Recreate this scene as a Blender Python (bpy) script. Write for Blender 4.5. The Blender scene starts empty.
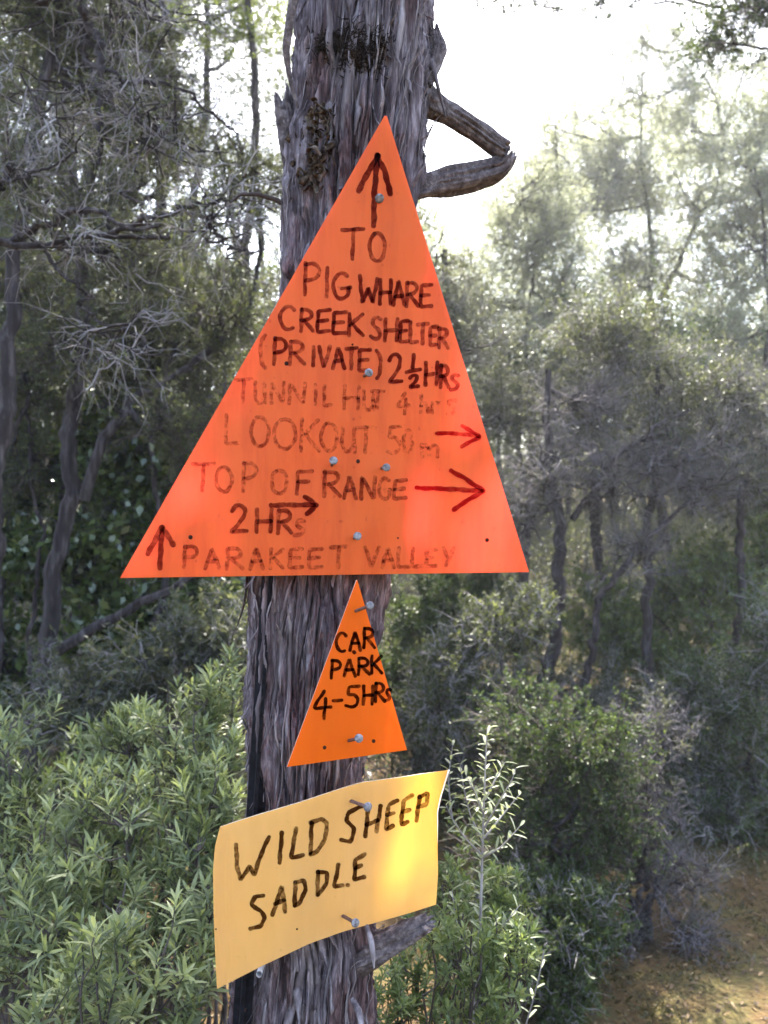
import bpy, math, random
import numpy as np
from mathutils import Vector

random.seed(7)
RNG = np.random.default_rng(11)
SC = bpy.context.scene
COL = SC.collection

# ------------------------------------------------------------------ camera, sky, sun, exposure
CAM_Z = 1.6
F = 800.0                       # focal length of the photograph in pixels
cam_d = bpy.data.cameras.new('camera')
cam_d.sensor_fit = 'VERTICAL'
cam_d.sensor_height = 32.0
cam_d.sensor_width = 24.0
cam_d.lens = 32.0 * F / 1024.0
cam_d.clip_start = 0.02
cam_d.clip_end = 400
cam_d.dof.use_dof = True
cam_d.dof.focus_distance = 1.02
cam_d.dof.aperture_fstop = 6.3
cam = bpy.data.objects.new('camera', cam_d)
COL.objects.link(cam)
cam.location = (0, 0, CAM_Z)
cam.rotation_euler = (math.radians(90), 0, 0)
SC.camera = cam

SUN_EL, SUN_AZ = math.radians(56), math.radians(3)
SUN = np.array([math.cos(SUN_EL) * math.sin(SUN_AZ), math.cos(SUN_EL) * math.cos(SUN_AZ), math.sin(SUN_EL)])
w = bpy.data.worlds.new('World')
SC.world = w
w.use_nodes = True
nt = w.node_tree
sky = nt.nodes.new('ShaderNodeTexSky')
sky.sky_type = 'NISHITA'
sky.sun_disc = False
sky.sun_elevation = SUN_EL
sky.sun_rotation = SUN_AZ
sky.dust_density = 3.0
sky.air_density = 1.0
sky.ozone_density = 1.0
nt.links.new(sky.outputs[0], nt.nodes['Background'].inputs[0])
nt.nodes['Background'].inputs[1].default_value = 0.15
sun_d = bpy.data.lights.new('sun', 'SUN')
sun_d.energy = 4.6
sun_d.angle = math.radians(0.5)
sun_d.color = (1.0, 0.95, 0.86)
sun_o = bpy.data.objects.new('sun', sun_d)
COL.objects.link(sun_o)
sun_o.location = (3, 12, 18)
sun_o.rotation_euler = Vector(SUN).to_track_quat('Z', 'Y').to_euler()
vs = SC.view_settings
vs.view_transform = 'Standard'
vs.look = 'None'
vs.exposure = 2.72
vs.gamma = 1.0
vs.use_curve_mapping = False
cy = SC.cycles
cy.max_bounces = 7
cy.diffuse_bounces = 4
cy.glossy_bounces = 2
cy.transmission_bounces = 5
cy.transparent_max_bounces = 12
cy.caustics_reflective = False
cy.caustics_refractive = False
cy.use_denoising = True
try:
    cy.denoiser = 'OPENIMAGEDENOISE'
except Exception:
    pass

# ------------------------------------------------------------------ small maths
def P(px, py, Y):
    return np.array([(px - 384.0) / F * Y, Y, CAM_Z + (512.0 - py) / F * Y])

def nrm(v):
    v = np.asarray(v, float)
    return v / np.maximum(np.linalg.norm(v, axis=-1, keepdims=True), 1e-9)

def hash3(i, j, k, s):
    h = (i.astype(np.int64) * 374761393 + j.astype(np.int64) * 668265263 + k.astype(np.int64) * 2147483647 + s * 974711) & 0xFFFFFFFF
    h = ((h ^ (h >> 13)) * 1274126177) & 0xFFFFFFFF
    h = ((h ^ (h >> 16)) * 2246822519) & 0xFFFFFFFF
    return ((h ^ (h >> 15)) & 0xFFFFFF) / float(0xFFFFFF)

def vnoise(p, s=0):
    p = np.asarray(p, float)
    i = np.floor(p).astype(np.int64)
    f = p - i
    f = f * f * f * (f * (f * 6 - 15) + 10)
    out = 0
    for a in (0, 1):
        for b in (0, 1):
            for c in (0, 1):
                wgt = (f[..., 0] if a else 1 - f[..., 0]) * (f[..., 1] if b else 1 - f[..., 1]) * (f[..., 2] if c else 1 - f[..., 2])
                out = out + wgt * hash3(i[..., 0] + a, i[..., 1] + b, i[..., 2] + c, s)
    return out * 2 - 1

def fbm(p, s=0, o=3):
    a, t, q = 1.0, 0, np.asarray(p, float)
    for k in range(o):
        t = t + a * vnoise(q, s + k * 17)
        q = q * 2.03
        a *= 0.5
    return t

def ground_z(x, y):
    x = np.asarray(x, float); y = np.asarray(y, float)
    p = np.stack([x, y, np.zeros_like(x)], -1)
    z = 0.05 * fbm(p * 0.9, 5, 3) + 0.012 * fbm(p * 6.0, 9, 2)
    rise = np.clip(y - 6.0, 0, 60)
    return z + 0.10 * rise - 0.05

# ------------------------------------------------------------------ materials
def mat(name):
    m = bpy.data.materials.new(name)
    m.use_nodes = True
    m.node_tree.nodes.clear()
    return m, m.node_tree.nodes, m.node_tree.links

def ramp(N, pts):
    r = N.new('ShaderNodeValToRGB')
    e = r.color_ramp.elements
    while len(e) < len(pts):
        e.new(0.5)
    for k, (t, c) in enumerate(pts):
        e[k].position = t
        e[k].color = (*c, 1) if len(c) == 3 else c
    return r

def leaf_mat(name, dark, mid, light, trans=0.35, rough=0.45, spec=0.4, tcol=None):
    m, N, L = mat(name)
    at = N.new('ShaderNodeAttribute'); at.attribute_name = 'rnd'
    r = ramp(N, [(0.0, dark), (0.5, mid), (1.0, light)])
    L.new(at.outputs['Fac'], r.inputs[0])
    pr = N.new('ShaderNodeBsdfPrincipled')
    pr.inputs['Roughness'].default_value = rough
    pr.inputs['Specular IOR Level'].default_value = spec
    L.new(r.outputs[0], pr.inputs['Base Color'])
    tr = N.new('ShaderNodeBsdfTranslucent')
    mx = N.new('ShaderNodeMixRGB'); mx.blend_type = 'MULTIPLY'; mx.inputs[0].default_value = 1.0
    mx.inputs[2].default_value = (*(tcol or (1.7, 1.7, 1.05)), 1)
    L.new(r.outputs[0], mx.inputs[1])
    L.new(mx.outputs[0], tr.inputs[0])
    ms = N.new('ShaderNodeMixShader'); ms.inputs[0].default_value = trans
    L.new(pr.outputs[0], ms.inputs[1]); L.new(tr.outputs[0], ms.inputs[2])
    o = N.new('ShaderNodeOutputMaterial')
    L.new(ms.outputs[0], o.inputs[0])
    return m

def bark_mat(name, c0, c1, c2, scale=60, stretch=0.12, rough=0.9, bump=0.4, patch=None):
    m, N, L = mat(name)
    tc = N.new('ShaderNodeTexCoord')
    mp = N.new('ShaderNodeMapping'); mp.inputs['Scale'].default_value = (1, 1, stretch)
    L.new(tc.outputs['Object'], mp.inputs[0])
    n1 = N.new('ShaderNodeTexNoise'); n1.inputs['Scale'].default_value = scale; n1.inputs['Detail'].default_value = 5
    n1.inputs['Roughness'].default_value = 0.65
    L.new(mp.outputs[0], n1.inputs['Vector'])
    r = ramp(N, [(0.3, c0), (0.5, c1), (0.72, c2)])
    L.new(n1.outputs['Fac'], r.inputs[0])
    col = r.outputs[0]
    if patch:
        n2 = N.new('ShaderNodeTexNoise'); n2.inputs['Scale'].default_value = 16; n2.inputs['Detail'].default_value = 6
        mp2 = N.new('ShaderNodeMapping'); mp2.inputs['Scale'].default_value = (1, 1, 0.35)
        L.new(tc.outputs['Object'], mp2.inputs[0]); L.new(mp2.outputs[0], n2.inputs['Vector'])
        r2 = ramp(N, [(0.46, (0, 0, 0)), (0.62, (1, 1, 1))])
        L.new(n2.outputs['Fac'], r2.inputs[0])
        mx = N.new('ShaderNodeMixRGB'); mx.blend_type = 'MIX'
        mu = N.new('ShaderNodeMixRGB'); mu.blend_type = 'MULTIPLY'; mu.inputs[0].default_value = 1
        mu.inputs[2].default_value = (*patch, 1)
        L.new(col, mu.inputs[1])
        L.new(r2.outputs[0], mx.inputs[0]); L.new(col, mx.inputs[1]); L.new(mu.outputs[0], mx.inputs[2])
        col = mx.outputs[0]
    pr = N.new('ShaderNodeBsdfPrincipled')
    pr.inputs['Roughness'].default_value = rough
    pr.inputs['Specular IOR Level'].default_value = 0.25
    L.new(col, pr.inputs['Base Color'])
    n3 = N.new('ShaderNodeTexNoise'); n3.inputs['Scale'].default_value = scale * 3; n3.inputs['Detail'].default_value = 4
    L.new(mp.outputs[0], n3.inputs['Vector'])
    b = N.new('ShaderNodeBump'); b.inputs['Strength'].default_value = bump; b.inputs['Distance'].default_value = 0.004
    L.new(n3.outputs['Fac'], b.inputs['Height'])
    L.new(b.outputs[0], pr.inputs['Normal'])
    o = N.new('ShaderNodeOutputMaterial')
    L.new(pr.outputs[0], o.inputs[0])
    return m

def plastic_mat(name, c, c2, tcol, trans=0.5, dirt=0.5):
    """thin coloured plastic sheet: some of the light that falls on its back comes through"""
    m, N, L = mat(name)
    tc = N.new('ShaderNodeTexCoord')
    n1 = N.new('ShaderNodeTexNoise'); n1.inputs['Scale'].default_value = 9; n1.inputs['Detail'].default_value = 6
    n1.inputs['Roughness'].default_value = 0.6
    L.new(tc.outputs['Object'], n1.inputs['Vector'])
    r = ramp(N, [(0.3, c), (0.75, c2)])
    L.new(n1.outputs['Fac'], r.inputs[0])
    # specks and scuffs
    n2 = N.new('ShaderNodeTexNoise'); n2.inputs['Scale'].default_value = 130; n2.inputs['Detail'].default_value = 3
    L.new(tc.outputs['Object'], n2.inputs['Vector'])
    r2 = ramp(N, [(0.68, (0, 0, 0)), (0.78, (dirt, dirt, dirt))])
    L.new(n2.outputs['Fac'], r2.inputs[0])
    mx = N.new('ShaderNodeMixRGB'); L.new(r2.outputs[0], mx.inputs[0]); L.new(r.outputs[0], mx.inputs[1])
    mx.inputs[2].default_value = (c[0] * 0.45, c[1] * 0.45, c[2] * 0.6, 1)
    n4 = N.new('ShaderNodeTexNoise'); n4.inputs['Scale'].default_value = 22; n4.inputs['Detail'].default_value = 8
    n4.inputs['Roughness'].default_value = 0.75
    L.new(tc.outputs['Object'], n4.inputs['Vector'])
    pr = N.new('ShaderNodeBsdfPrincipled')
    r4 = ramp(N, [(0.35, (0.34,) * 3), (0.7, (0.62,) * 3)])
    L.new(n4.outputs['Fac'], r4.inputs[0]); L.new(r4.outputs[0], pr.inputs['Roughness'])
    pr.inputs['Specular IOR Level'].default_value = 0.16
    mp = N.new('ShaderNodeMapping'); mp.inputs['Scale'].default_value = (1, 1, 0.16)
    L.new(tc.outputs['Object'], mp.inputs[0])
    n5 = N.new('ShaderNodeTexNoise'); n5.inputs['Scale'].default_value = 38; n5.inputs['Detail'].default_value = 7; n5.inputs['Roughness'].default_value = 0.7
    L.new(mp.outputs[0], n5.inputs['Vector'])
    r5 = ramp(N, [(0.40, (0.80, 0.76, 0.74)), (0.56, (1, 1, 1))])
    L.new(n5.outputs['Fac'], r5.inputs[0])
    m5 = N.new('ShaderNodeMixRGB'); m5.blend_type = 'MULTIPLY'; m5.inputs[0].default_value = dirt
    L.new(mx.outputs[0], m5.inputs[1]); L.new(r5.outputs[0], m5.inputs[2])
    L.new(m5.outputs[0], pr.inputs['Base Color'])
    tr = N.new('ShaderNodeBsdfTranslucent'); tr.inputs[0].default_value = (*tcol, 1)
    ms = N.new('ShaderNodeMixShader'); ms.inputs[0].default_value = trans
    L.new(pr.outputs[0], ms.inputs[1]); L.new(tr.outputs[0], ms.inputs[2])
    o = N.new('ShaderNodeOutputMaterial'); L.new(ms.outputs[0], o.inputs[0])
    return m

def ink_mat(name, c):
    """felt pen: a worn film of dye that filters what is behind it"""
    m, N, L = mat(name)
    at = N.new('ShaderNodeAttribute'); at.attribute_name = 'rnd'
    tc = N.new('ShaderNodeTexCoord')
    n1 = N.new('ShaderNodeTexNoise'); n1.inputs['Scale'].default_value = 170; n1.inputs['Detail'].default_value = 5
    n1.inputs['Roughness'].default_value = 0.7
    L.new(tc.outputs['Object'], n1.inputs['Vector'])
    # strength = clamp(fade*1.25 + (noise-.5)*k*(1.1-fade))
    s1 = N.new('ShaderNodeMath'); s1.operation = 'SUBTRACT'; s1.inputs[1].default_value = 0.5
    L.new(n1.outputs['Fac'], s1.inputs[0])
    s2 = N.new('ShaderNodeMath'); s2.operation = 'SUBTRACT'; s2.inputs[0].default_value = 1.3
    L.new(at.outputs['Fac'], s2.inputs[1])
    s3 = N.new('ShaderNodeMath'); s3.operation = 'MULTIPLY'
    L.new(s1.outputs[0], s3.inputs[0]); L.new(s2.outputs[0], s3.inputs[1])
    s4 = N.new('ShaderNodeMath'); s4.operation = 'MULTIPLY_ADD'; s4.inputs[1].default_value = 3.0
    L.new(s3.outputs[0], s4.inputs[0]); L.new(at.outputs['Fac'], s4.inputs[2])
    s4.use_clamp = True
    mx = N.new('ShaderNodeMixRGB'); mx.inputs[1].default_value = (1, 1, 1, 1); mx.inputs[2].default_value = (*c, 1)
    L.new(s4.outputs[0], mx.inputs[0])
    t = N.new('ShaderNodeBsdfTransparent'); L.new(mx.outputs[0], t.inputs[0])
    o = N.new('ShaderNodeOutputMaterial'); L.new(t.outputs[0], o.inputs[0])
    return m

def plain_mat(name, c, rough=0.5, metal=0.0, var=0.25, scale=60):
    m, N, L = mat(name)
    tc = N.new('ShaderNodeTexCoord')
    n1 = N.new('ShaderNodeTexNoise'); n1.inputs['Scale'].default_value = scale; n1.inputs['Detail'].default_value = 4
    L.new(tc.outputs['Object'], n1.inputs['Vector'])
    r = ramp(N, [(0.3, tuple(x * (1 - var) for x in c)), (0.7, tuple(min(1, x * (1 + var)) for x in c))])
    L.new(n1.outputs['Fac'], r.inputs[0])
    pr = N.new('ShaderNodeBsdfPrincipled'); L.new(r.outputs[0], pr.inputs['Base Color'])
    pr.inputs['Roughness'].default_value = rough; pr.inputs['Metallic'].default_value = metal
    pr.inputs['Specular IOR Level'].default_value = 0.12 if rough > .55 else 0.5
    o = N.new('ShaderNodeOutputMaterial'); L.new(pr.outputs[0], o.inputs[0])
    return m

def dirt_mat(name):
    m, N, L = mat(name)
    tc = N.new('ShaderNodeTexCoord')
    n1 = N.new('ShaderNodeTexNoise'); n1.inputs['Scale'].default_value = 1.6; n1.inputs['Detail'].default_value = 8
    n1.inputs['Roughness'].default_value = 0.7
    L.new(tc.outputs['Object'], n1.inputs['Vector'])
    r = ramp(N, [(0.3, (0.030, 0.016, 0.004)), (0.46, (0.078, 0.042, 0.009)), (0.58, (0.060, 0.048, 0.007)), (0.75, (0.13, 0.080, 0.022))])
    L.new(n1.outputs['Fac'], r.inputs[0])
    n2 = N.new('ShaderNodeTexNoise'); n2.inputs['Scale'].default_value = 45; n2.inputs['Detail'].default_value = 6
    L.new(tc.outputs['Object'], n2.inputs['Vector'])
    mu = N.new('ShaderNodeMixRGB'); mu.blend_type = 'OVERLAY'; mu.inputs[0].default_value = 0.7
    L.new(r.outputs[0], mu.inputs[1]); L.new(n2.outputs['Fac'], mu.inputs[2])
    pr = N.new('ShaderNodeBsdfPrincipled'); pr.inputs['Roughness'].default_value = 0.95
    L.new(mu.outputs[0], pr.inputs['Base Color'])
    b = N.new('ShaderNodeBump'); b.inputs['Strength'].default_value = 0.7; b.inputs['Distance'].default_value = 0.02
    L.new(n2.outputs['Fac'], b.inputs['Height']); L.new(b.outputs[0], pr.inputs['Normal'])
    o = N.new('ShaderNodeOutputMaterial'); L.new(pr.outputs[0], o.inputs[0])
    return m

M = {}
M['bark'] = bark_mat('signpost_bark', (0.032, 0.023, 0.026), (0.136, 0.110, 0.124), (0.42, 0.37, 0.405), 110, 0.115, 0.85, 1.0, (0.62, 0.46, 0.42))
M['strip'] = bark_mat('loose_bark_strip', (0.04, 0.030, 0.032), (0.14, 0.118, 0.126), (0.38, 0.345, 0.36), 60, 0.14, 0.85, 0.4)
M['deadwood'] = bark_mat('weathered_wood', (0.035, 0.026, 0.027), (0.110, 0.090, 0.094), (0.27, 0.235, 0.24), 90, 0.9, 0.85, 0.8)
M['tree_bark'] = bark_mat('forest_bark', (0.011, 0.008, 0.008), (0.036, 0.028, 0.028), (0.125, 0.108, 0.108), 34, 0.12, 0.9, 1.0)
M['twig'] = bark_mat('grey_twig', (0.12, 0.105, 0.11), (0.27, 0.245, 0.25), (0.50, 0.47, 0.46), 8, 1.0, 0.85, 0.1)
M['twig_mid'] = bark_mat('purple_grey_twig', (0.07, 0.058, 0.066), (0.155, 0.138, 0.150), (0.32, 0.29, 0.31), 8, 1.0, 0.85, 0.1)
M['twig_dark'] = bark_mat('brown_twig', (0.03, 0.023, 0.021), (0.075, 0.060, 0.054), (0.17, 0.145, 0.135), 8, 1.0, 0.85, 0.1)
M['moss'] = plain_mat('dark_moss', (0.030, 0.021, 0.017), 0.95, 0, 0.6, 200)
M['lichen'] = plain_mat('brown_lichen', (0.10, 0.076, 0.058), 0.9, 0, 0.8, 160)
M['orange'] = plastic_mat('orange_plastic', (0.88, 0.185, 0.028), (0.84, 0.205, 0.048), (1.0, 0.052, 0.050), 0.48, 0.8)
M['orange2'] = plastic_mat('bright_orange_plastic', (0.90, 0.150, 0.006), (0.88, 0.170, 0.010), (1.0, 0.11, 0.010), 0.38, 0.3)
M['yellow'] = plastic_mat('yellow_plastic', (0.92, 0.50, 0.17), (0.90, 0.53, 0.22), (1.0, 0.50, 0.045), 0.40, 0.3)
M['sheet_back'] = plastic_mat('milky_light_boost_back', (0.80, 0.78, 0.74), (0.76, 0.74, 0.70), (0.98, 0.96, 0.94), 0.85)  # invented backing, made clearer so more sun glows through the sign faces
M['ink'] = ink_mat('black_felt_pen', (0.25, 0.15, 0.16))
M['ink_backlit'] = ink_mat('backlit_black_felt_pen', (0.40, 0.075, 0.12))  # black pen with the red of backlight put into its colour
M['ink_yellow_sign'] = ink_mat('brown_black_felt_pen', (0.16, 0.11, 0.10))
M['ink_fresh'] = ink_mat('fresh_black_felt_pen', (0.10, 0.07, 0.08))
M['nail'] = plain_mat('galvanised_nail', (0.20, 0.19, 0.20), 0.56, 0.3, 0.6, 260)
M['shank'] = plain_mat('rusty_nail_shank', (0.16, 0.10, 0.085), 0.6, 0.4, 0.4, 300)
M['hole'] = plain_mat('nail_hole', (0.035, 0.012, 0.008), 0.9)
M['post'] = plain_mat('bitumen_coated_steel', (0.007, 0.007, 0.010), 0.6, 0.0, 0.8, 140)
M['rust'] = plain_mat('rusty_steel', (0.07, 0.040, 0.032), 0.8, 0.0, 0.5, 60)
M['white_plastic'] = plain_mat('dull_white_plastic', (0.60, 0.60, 0.62), 0.4)
M['dirt'] = dirt_mat('track_dirt')
M['litter'] = leaf_mat('dead_leaf', (0.035, 0.020, 0.010), (0.095, 0.055, 0.025), (0.26, 0.18, 0.095), 0.12, 0.75)
G = {}
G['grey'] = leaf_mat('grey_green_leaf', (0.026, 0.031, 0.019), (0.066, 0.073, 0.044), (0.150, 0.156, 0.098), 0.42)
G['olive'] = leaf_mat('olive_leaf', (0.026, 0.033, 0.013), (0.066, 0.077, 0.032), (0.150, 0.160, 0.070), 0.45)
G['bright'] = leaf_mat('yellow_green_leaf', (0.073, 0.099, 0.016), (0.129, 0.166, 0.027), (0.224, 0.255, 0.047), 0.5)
G['pale'] = leaf_mat('glare_washed_leaf', (0.155, 0.165, 0.095), (0.25, 0.262, 0.165), (0.39, 0.40, 0.27), 0.58, 0.45, 0.4, (1.4, 1.45, 1.35))  # leaf colour lightened to stand in for washed-out sky glare
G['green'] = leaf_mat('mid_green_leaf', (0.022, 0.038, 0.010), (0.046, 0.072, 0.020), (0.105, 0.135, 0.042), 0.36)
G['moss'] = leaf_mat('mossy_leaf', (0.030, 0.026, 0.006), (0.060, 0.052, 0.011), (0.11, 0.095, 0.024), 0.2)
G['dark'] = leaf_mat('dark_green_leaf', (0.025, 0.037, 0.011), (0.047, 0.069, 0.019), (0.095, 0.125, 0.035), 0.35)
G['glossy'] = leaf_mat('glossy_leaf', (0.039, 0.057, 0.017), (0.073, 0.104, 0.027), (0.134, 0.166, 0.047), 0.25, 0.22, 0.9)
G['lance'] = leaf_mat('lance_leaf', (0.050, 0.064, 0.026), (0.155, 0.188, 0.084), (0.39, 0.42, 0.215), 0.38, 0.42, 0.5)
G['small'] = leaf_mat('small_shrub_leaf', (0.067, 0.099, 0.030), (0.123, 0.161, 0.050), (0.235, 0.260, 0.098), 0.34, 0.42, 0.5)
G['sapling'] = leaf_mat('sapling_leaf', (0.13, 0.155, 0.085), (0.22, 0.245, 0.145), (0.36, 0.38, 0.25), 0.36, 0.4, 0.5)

# ------------------------------------------------------------------ mesh helpers
class Soup:
    """quads gathered as arrays; build() links them as ONE mesh object"""
    def __init__(s):
        s.v, s.q, s.a, s.m, s.n = [], [], [], [], 0
    def add(s, v, q, a=0.5, m=0):
        v = np.asarray(v, np.float32).reshape(-1, 3); q = np.asarray(q, np.int64).reshape(-1, 4)
        if len(v) == 0 or len(q) == 0:
            return
        s.v.append(v); s.q.append(q + s.n)
        s.a.append(np.broadcast_to(np.asarray(a, np.float32), (len(v),)).copy())
        s.m.append(np.full(len(q), m, np.int32)); s.n += len(v)
    def build(s, name, mats, parent=None, origin=None, smooth=True):
        if not isinstance(mats, (list, tuple)):
            mats = [mats]
        v = np.concatenate(s.v); q = np.concatenate(s.q); a = np.concatenate(s.a); mi = np.concatenate(s.m)
        if origin is None:
            origin = np.array(parent.location) if parent is not None else np.zeros(3)
        v = v - np.asarray(origin, np.float32)
        me = bpy.data.meshes.new(name)
        me.vertices.add(len(v)); me.vertices.foreach_set('co', v.astype(np.float32).ravel())
        me.loops.add(len(q) * 4); me.loops.foreach_set('vertex_index', q.astype(np.int32).ravel())
        me.polygons.add(len(q)); me.polygons.foreach_set('loop_start', np.arange(0, len(q) * 4, 4, dtype=np.int32))
        me.polygons.foreach_set('material_index', mi)
        me.polygons.foreach_set('use_smooth', np.full(len(q), smooth, dtype=bool))
        for m_ in mats:
            me.materials.append(m_)
        at = me.attributes.new('rnd', 'FLOAT', 'POINT'); at.data.foreach_set('value', a)
        me.update(calc_edges=True)
        o = bpy.data.objects.new(name, me)
        COL.objects.link(o)
        if parent is not None:
            o.parent = parent
        else:
            o.location = origin
        return o

def frames(T):
    T = nrm(T)
    ref = np.where(np.abs(T[..., 2:3]) > 0.9, np.array([1.0, 0, 0]), np.array([0, 0, 1.0]))
    A = nrm(np.cross(ref, T)); B = np.cross(T, A)
    return A, B

def tubes(Pn, R, sides=3, cap=False):
    """Pn (N,K,3), R (N,K) -> verts, quads"""
    Pn = np.asarray(Pn, float); R = np.asarray(R, float)
    N, K = R.shape
    T = np.gradient(Pn, axis=1)
    mean = nrm(Pn[:, -1] - Pn[:, 0])
    A0, _ = frames(mean)
    A = A0[:, None, :] - (A0[:, None, :] * nrm(T)).sum(-1, keepdims=True) * nrm(T)
    A = nrm(A); B = np.cross(nrm(T), A)
    th = np.arange(sides) / sides * 2 * math.pi
    v = Pn[:, :, None, :] + R[:, :, None, None] * (np.cos(th)[None, None, :, None] * A[:, :, None, :] + np.sin(th)[None, None, :, None] * B[:, :, None, :])
    idx = np.arange(N * K * sides).reshape(N, K, sides)
    a = idx[:, :-1, :]; b = idx[:, 1:, :]
    q = np.stack([a, np.roll(a, -1, 2), np.roll(b, -1, 2), b], -1).reshape(-1, 4)
    return v.reshape(-1, 3), q

def resample(pts, K):
    pts = np.asarray(pts, float)
    d = np.r_[0, np.cumsum(np.linalg.norm(np.diff(pts, axis=0), axis=1))]
    t = np.linspace(0, d[-1], K)
    # catmull style smoothing by cubic through linear interp twice
    out = np.stack([np.interp(t, d, pts[:, c]) for c in range(3)], 1)
    for _ in range(max(1, K // 12)):
        out[1:-1] = 0.25 * out[:-2] + 0.5 * out[1:-1] + 0.25 * out[2:]
    return out

def leaves_simple(base, d, length, width, rng):
    """diamond leaves; base (N,3), direction (N,3)"""
    N = len(base)
    d = nrm(d); A, B = frames(d)
    ph = rng.uniform(0, 2 * math.pi, N)[:, None]
    S = np.cos(ph) * A + np.sin(ph) * B
    U = np.cross(d, S)
    length = length[:, None]; width = width[:, None]
    mid = base + d * length * 0.45
    v = np.stack([base, mid + S * width * 0.5 + U * width * 0.22, base + d * length - U * width * 0.2, mid - S * width * 0.5 + U * width * 0.22], 1)
    q = np.arange(N * 4).reshape(N, 4)
    return v.reshape(-1, 3), q

def leaves_fine(base, d, up, length, width, rng, droop=0.15, obl=False):
    """folded, curved blade of 8 quads; close-up foliage"""
    N = len(base)
    d = nrm(d)
    S = nrm(np.cross(d, up) + 1e-4); U = np.cross(S, d)
    prof = [(0.0, 0.10), (0.22, 0.72), (0.5, 1.0), (0.78, 0.72), (1.0, 0.05)] if not obl else [(0.0, 0.15), (0.25, 0.75), (0.6, 1.0), (0.87, 0.75), (1.0, 0.12)]
    dr = droop * rng.uniform(0.2, 1.6, N)
    rows = []
    for t, wv in prof:
        c = base + d * (length * t)[:, None] - U * (length * dr * t * t)[:, None]
        hw = (width * 0.5 * wv)[:, None]
        rows += [c - S * hw + U * hw * 0.35, c, c + S * hw + U * hw * 0.35]
    v = np.stack(rows, 1)
    nv = len(rows)
    f = []
    for k in range(len(prof) - 1):
        o = 3 * k
        f += [[o, o + 1, o + 4, o + 3], [o + 1, o + 2, o + 5, o + 4]]
    q = (np.array(f)[None] + (np.arange(N) * nv)[:, None, None]).reshape(-1, 4)
    return v.reshape(-1, 3), q, nv

def tag(o, label=None, cat=None, group=None, kind=None):
    if label: o['label'] = label
    if cat: o['category'] = cat
    if group: o['group'] = group
    if kind: o['kind'] = kind
    return o

def thing(name, loc, label, cat, group=None):
    o = bpy.data.objects.new(name, None)
    o.empty_display_size = 0.1
    COL.objects.link(o)
    o.location = tuple(float(c) for c in loc)
    return tag(o, label, cat, group)

# ------------------------------------------------------------------ ground
def build_ground():
    gx = np.r_[np.linspace(-90, -8, 30), np.linspace(-7.9, 7.9, 190), np.linspace(8, 90, 30)]
    gy = np.r_[np.linspace(-40, -1.2, 14), np.linspace(-1, 12, 170), np.linspace(12.2, 120, 34)]
    X, Y = np.meshgrid(gx, gy)
    Z = ground_z(X, Y)
    v = np.stack([X, Y, Z], -1).reshape(-1, 3)
    n, m_ = X.shape
    i = np.arange(n * m_).reshape(n, m_)
    q = np.stack([i[:-1, :-1], i[:-1, 1:], i[1:, 1:], i[1:, :-1]], -1).reshape(-1, 4)
    s = Soup(); s.add(v, q)
    o = s.build('ground', M['dirt'])
    tag(o, 'orange brown dirt floor of the forest', None, None, 'structure')
    # fallen leaves and twigs
    rng = np.random.default_rng(3)
    N = 42000
    x = rng.uniform(-2.5, 5.0, N); y = 1.2 + rng.uniform(0, 1, N) ** 1.4 * 9
    z = ground_z(x, y) + rng.uniform(0.004, 0.016, N)
    an = rng.uniform(0, 2 * math.pi, N)
    d = np.stack([np.cos(an), np.sin(an), rng.normal(0, 0.25, N)], 1)
    b = np.stack([x, y, z], 1)
    s = Soup()
    v, q, nv = leaves_fine(b, d, np.array([0, 0, 1.0])[None] + rng.normal(0, 0.35, (N, 3)), rng.uniform(0.006, 0.040, N), rng.uniform(0.004, 0.012, N), rng)
    s.add(v, q, np.repeat(rng.uniform(0, 1, N) ** 1.5, nv), 0)
    K = 380
    x = rng.uniform(-2, 5, K); y = rng.uniform(1.6, 8, K); an = rng.uniform(0, math.pi, K); ln = rng.uniform(0.05, 0.3, K)
    p0 = np.stack([x, y, ground_z(x, y) + 0.012], 1)
    x1 = x + np.cos(an) * ln; y1 = y + np.sin(an) * ln
    p1 = np.stack([x1, y1, ground_z(x1, y1) + 0.014], 1)
    pm = (p0 + p1) / 2 + rng.normal(0, 0.012, (K, 3)); pm[:, 2] = np.maximum(pm[:, 2], p0[:, 2])
    v, q = tubes(np.stack([p0, pm, p1], 1), np.repeat(rng.uniform(0.0006, 0.0024, K)[:, None], 3, 1), 4)
    s.add(v, q, 0.5, 1)
    tag(s.build('leaf_litter', [M['litter'], M['twig_dark']]), 'scattered dead leaves and twigs on the dirt floor', None, None, 'stuff')
build_ground()

# ------------------------------------------------------------------ the tree that carries the signs
TD = 1.13
TRUNK_ROWS = np.array([(-2600, 312, 425), (-900, 308, 432), (-100, 303, 435), (0, 300, 430), (60, 297, 427), (100, 293, 423), (150, 288, 419), (200, 286, 413),
    (300, 283, 406), (400, 271, 399), (500, 259, 392), (580, 251, 385), (650, 248, 373), (700, 247, 366), (800, 247, 361), (880, 247, 362),
    (930, 247, 374), (960, 245, 372), (1024, 239, 370), (1100, 232, 376), (1400, 215, 400), (1560, 205, 412), (1700, 175, 445)], float)

def trunk_axis(z):
    py = 512 - (z - CAM_Z) / TD * F
    l = np.interp(py, TRUNK_ROWS[:, 0], TRUNK_ROWS[:, 1]); r = np.interp(py, TRUNK_ROWS[:, 0], TRUNK_ROWS[:, 2])
    return ((l + r) / 2 - 384) / F * TD, (r - l) / 2 / F * TD * 0.985

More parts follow.
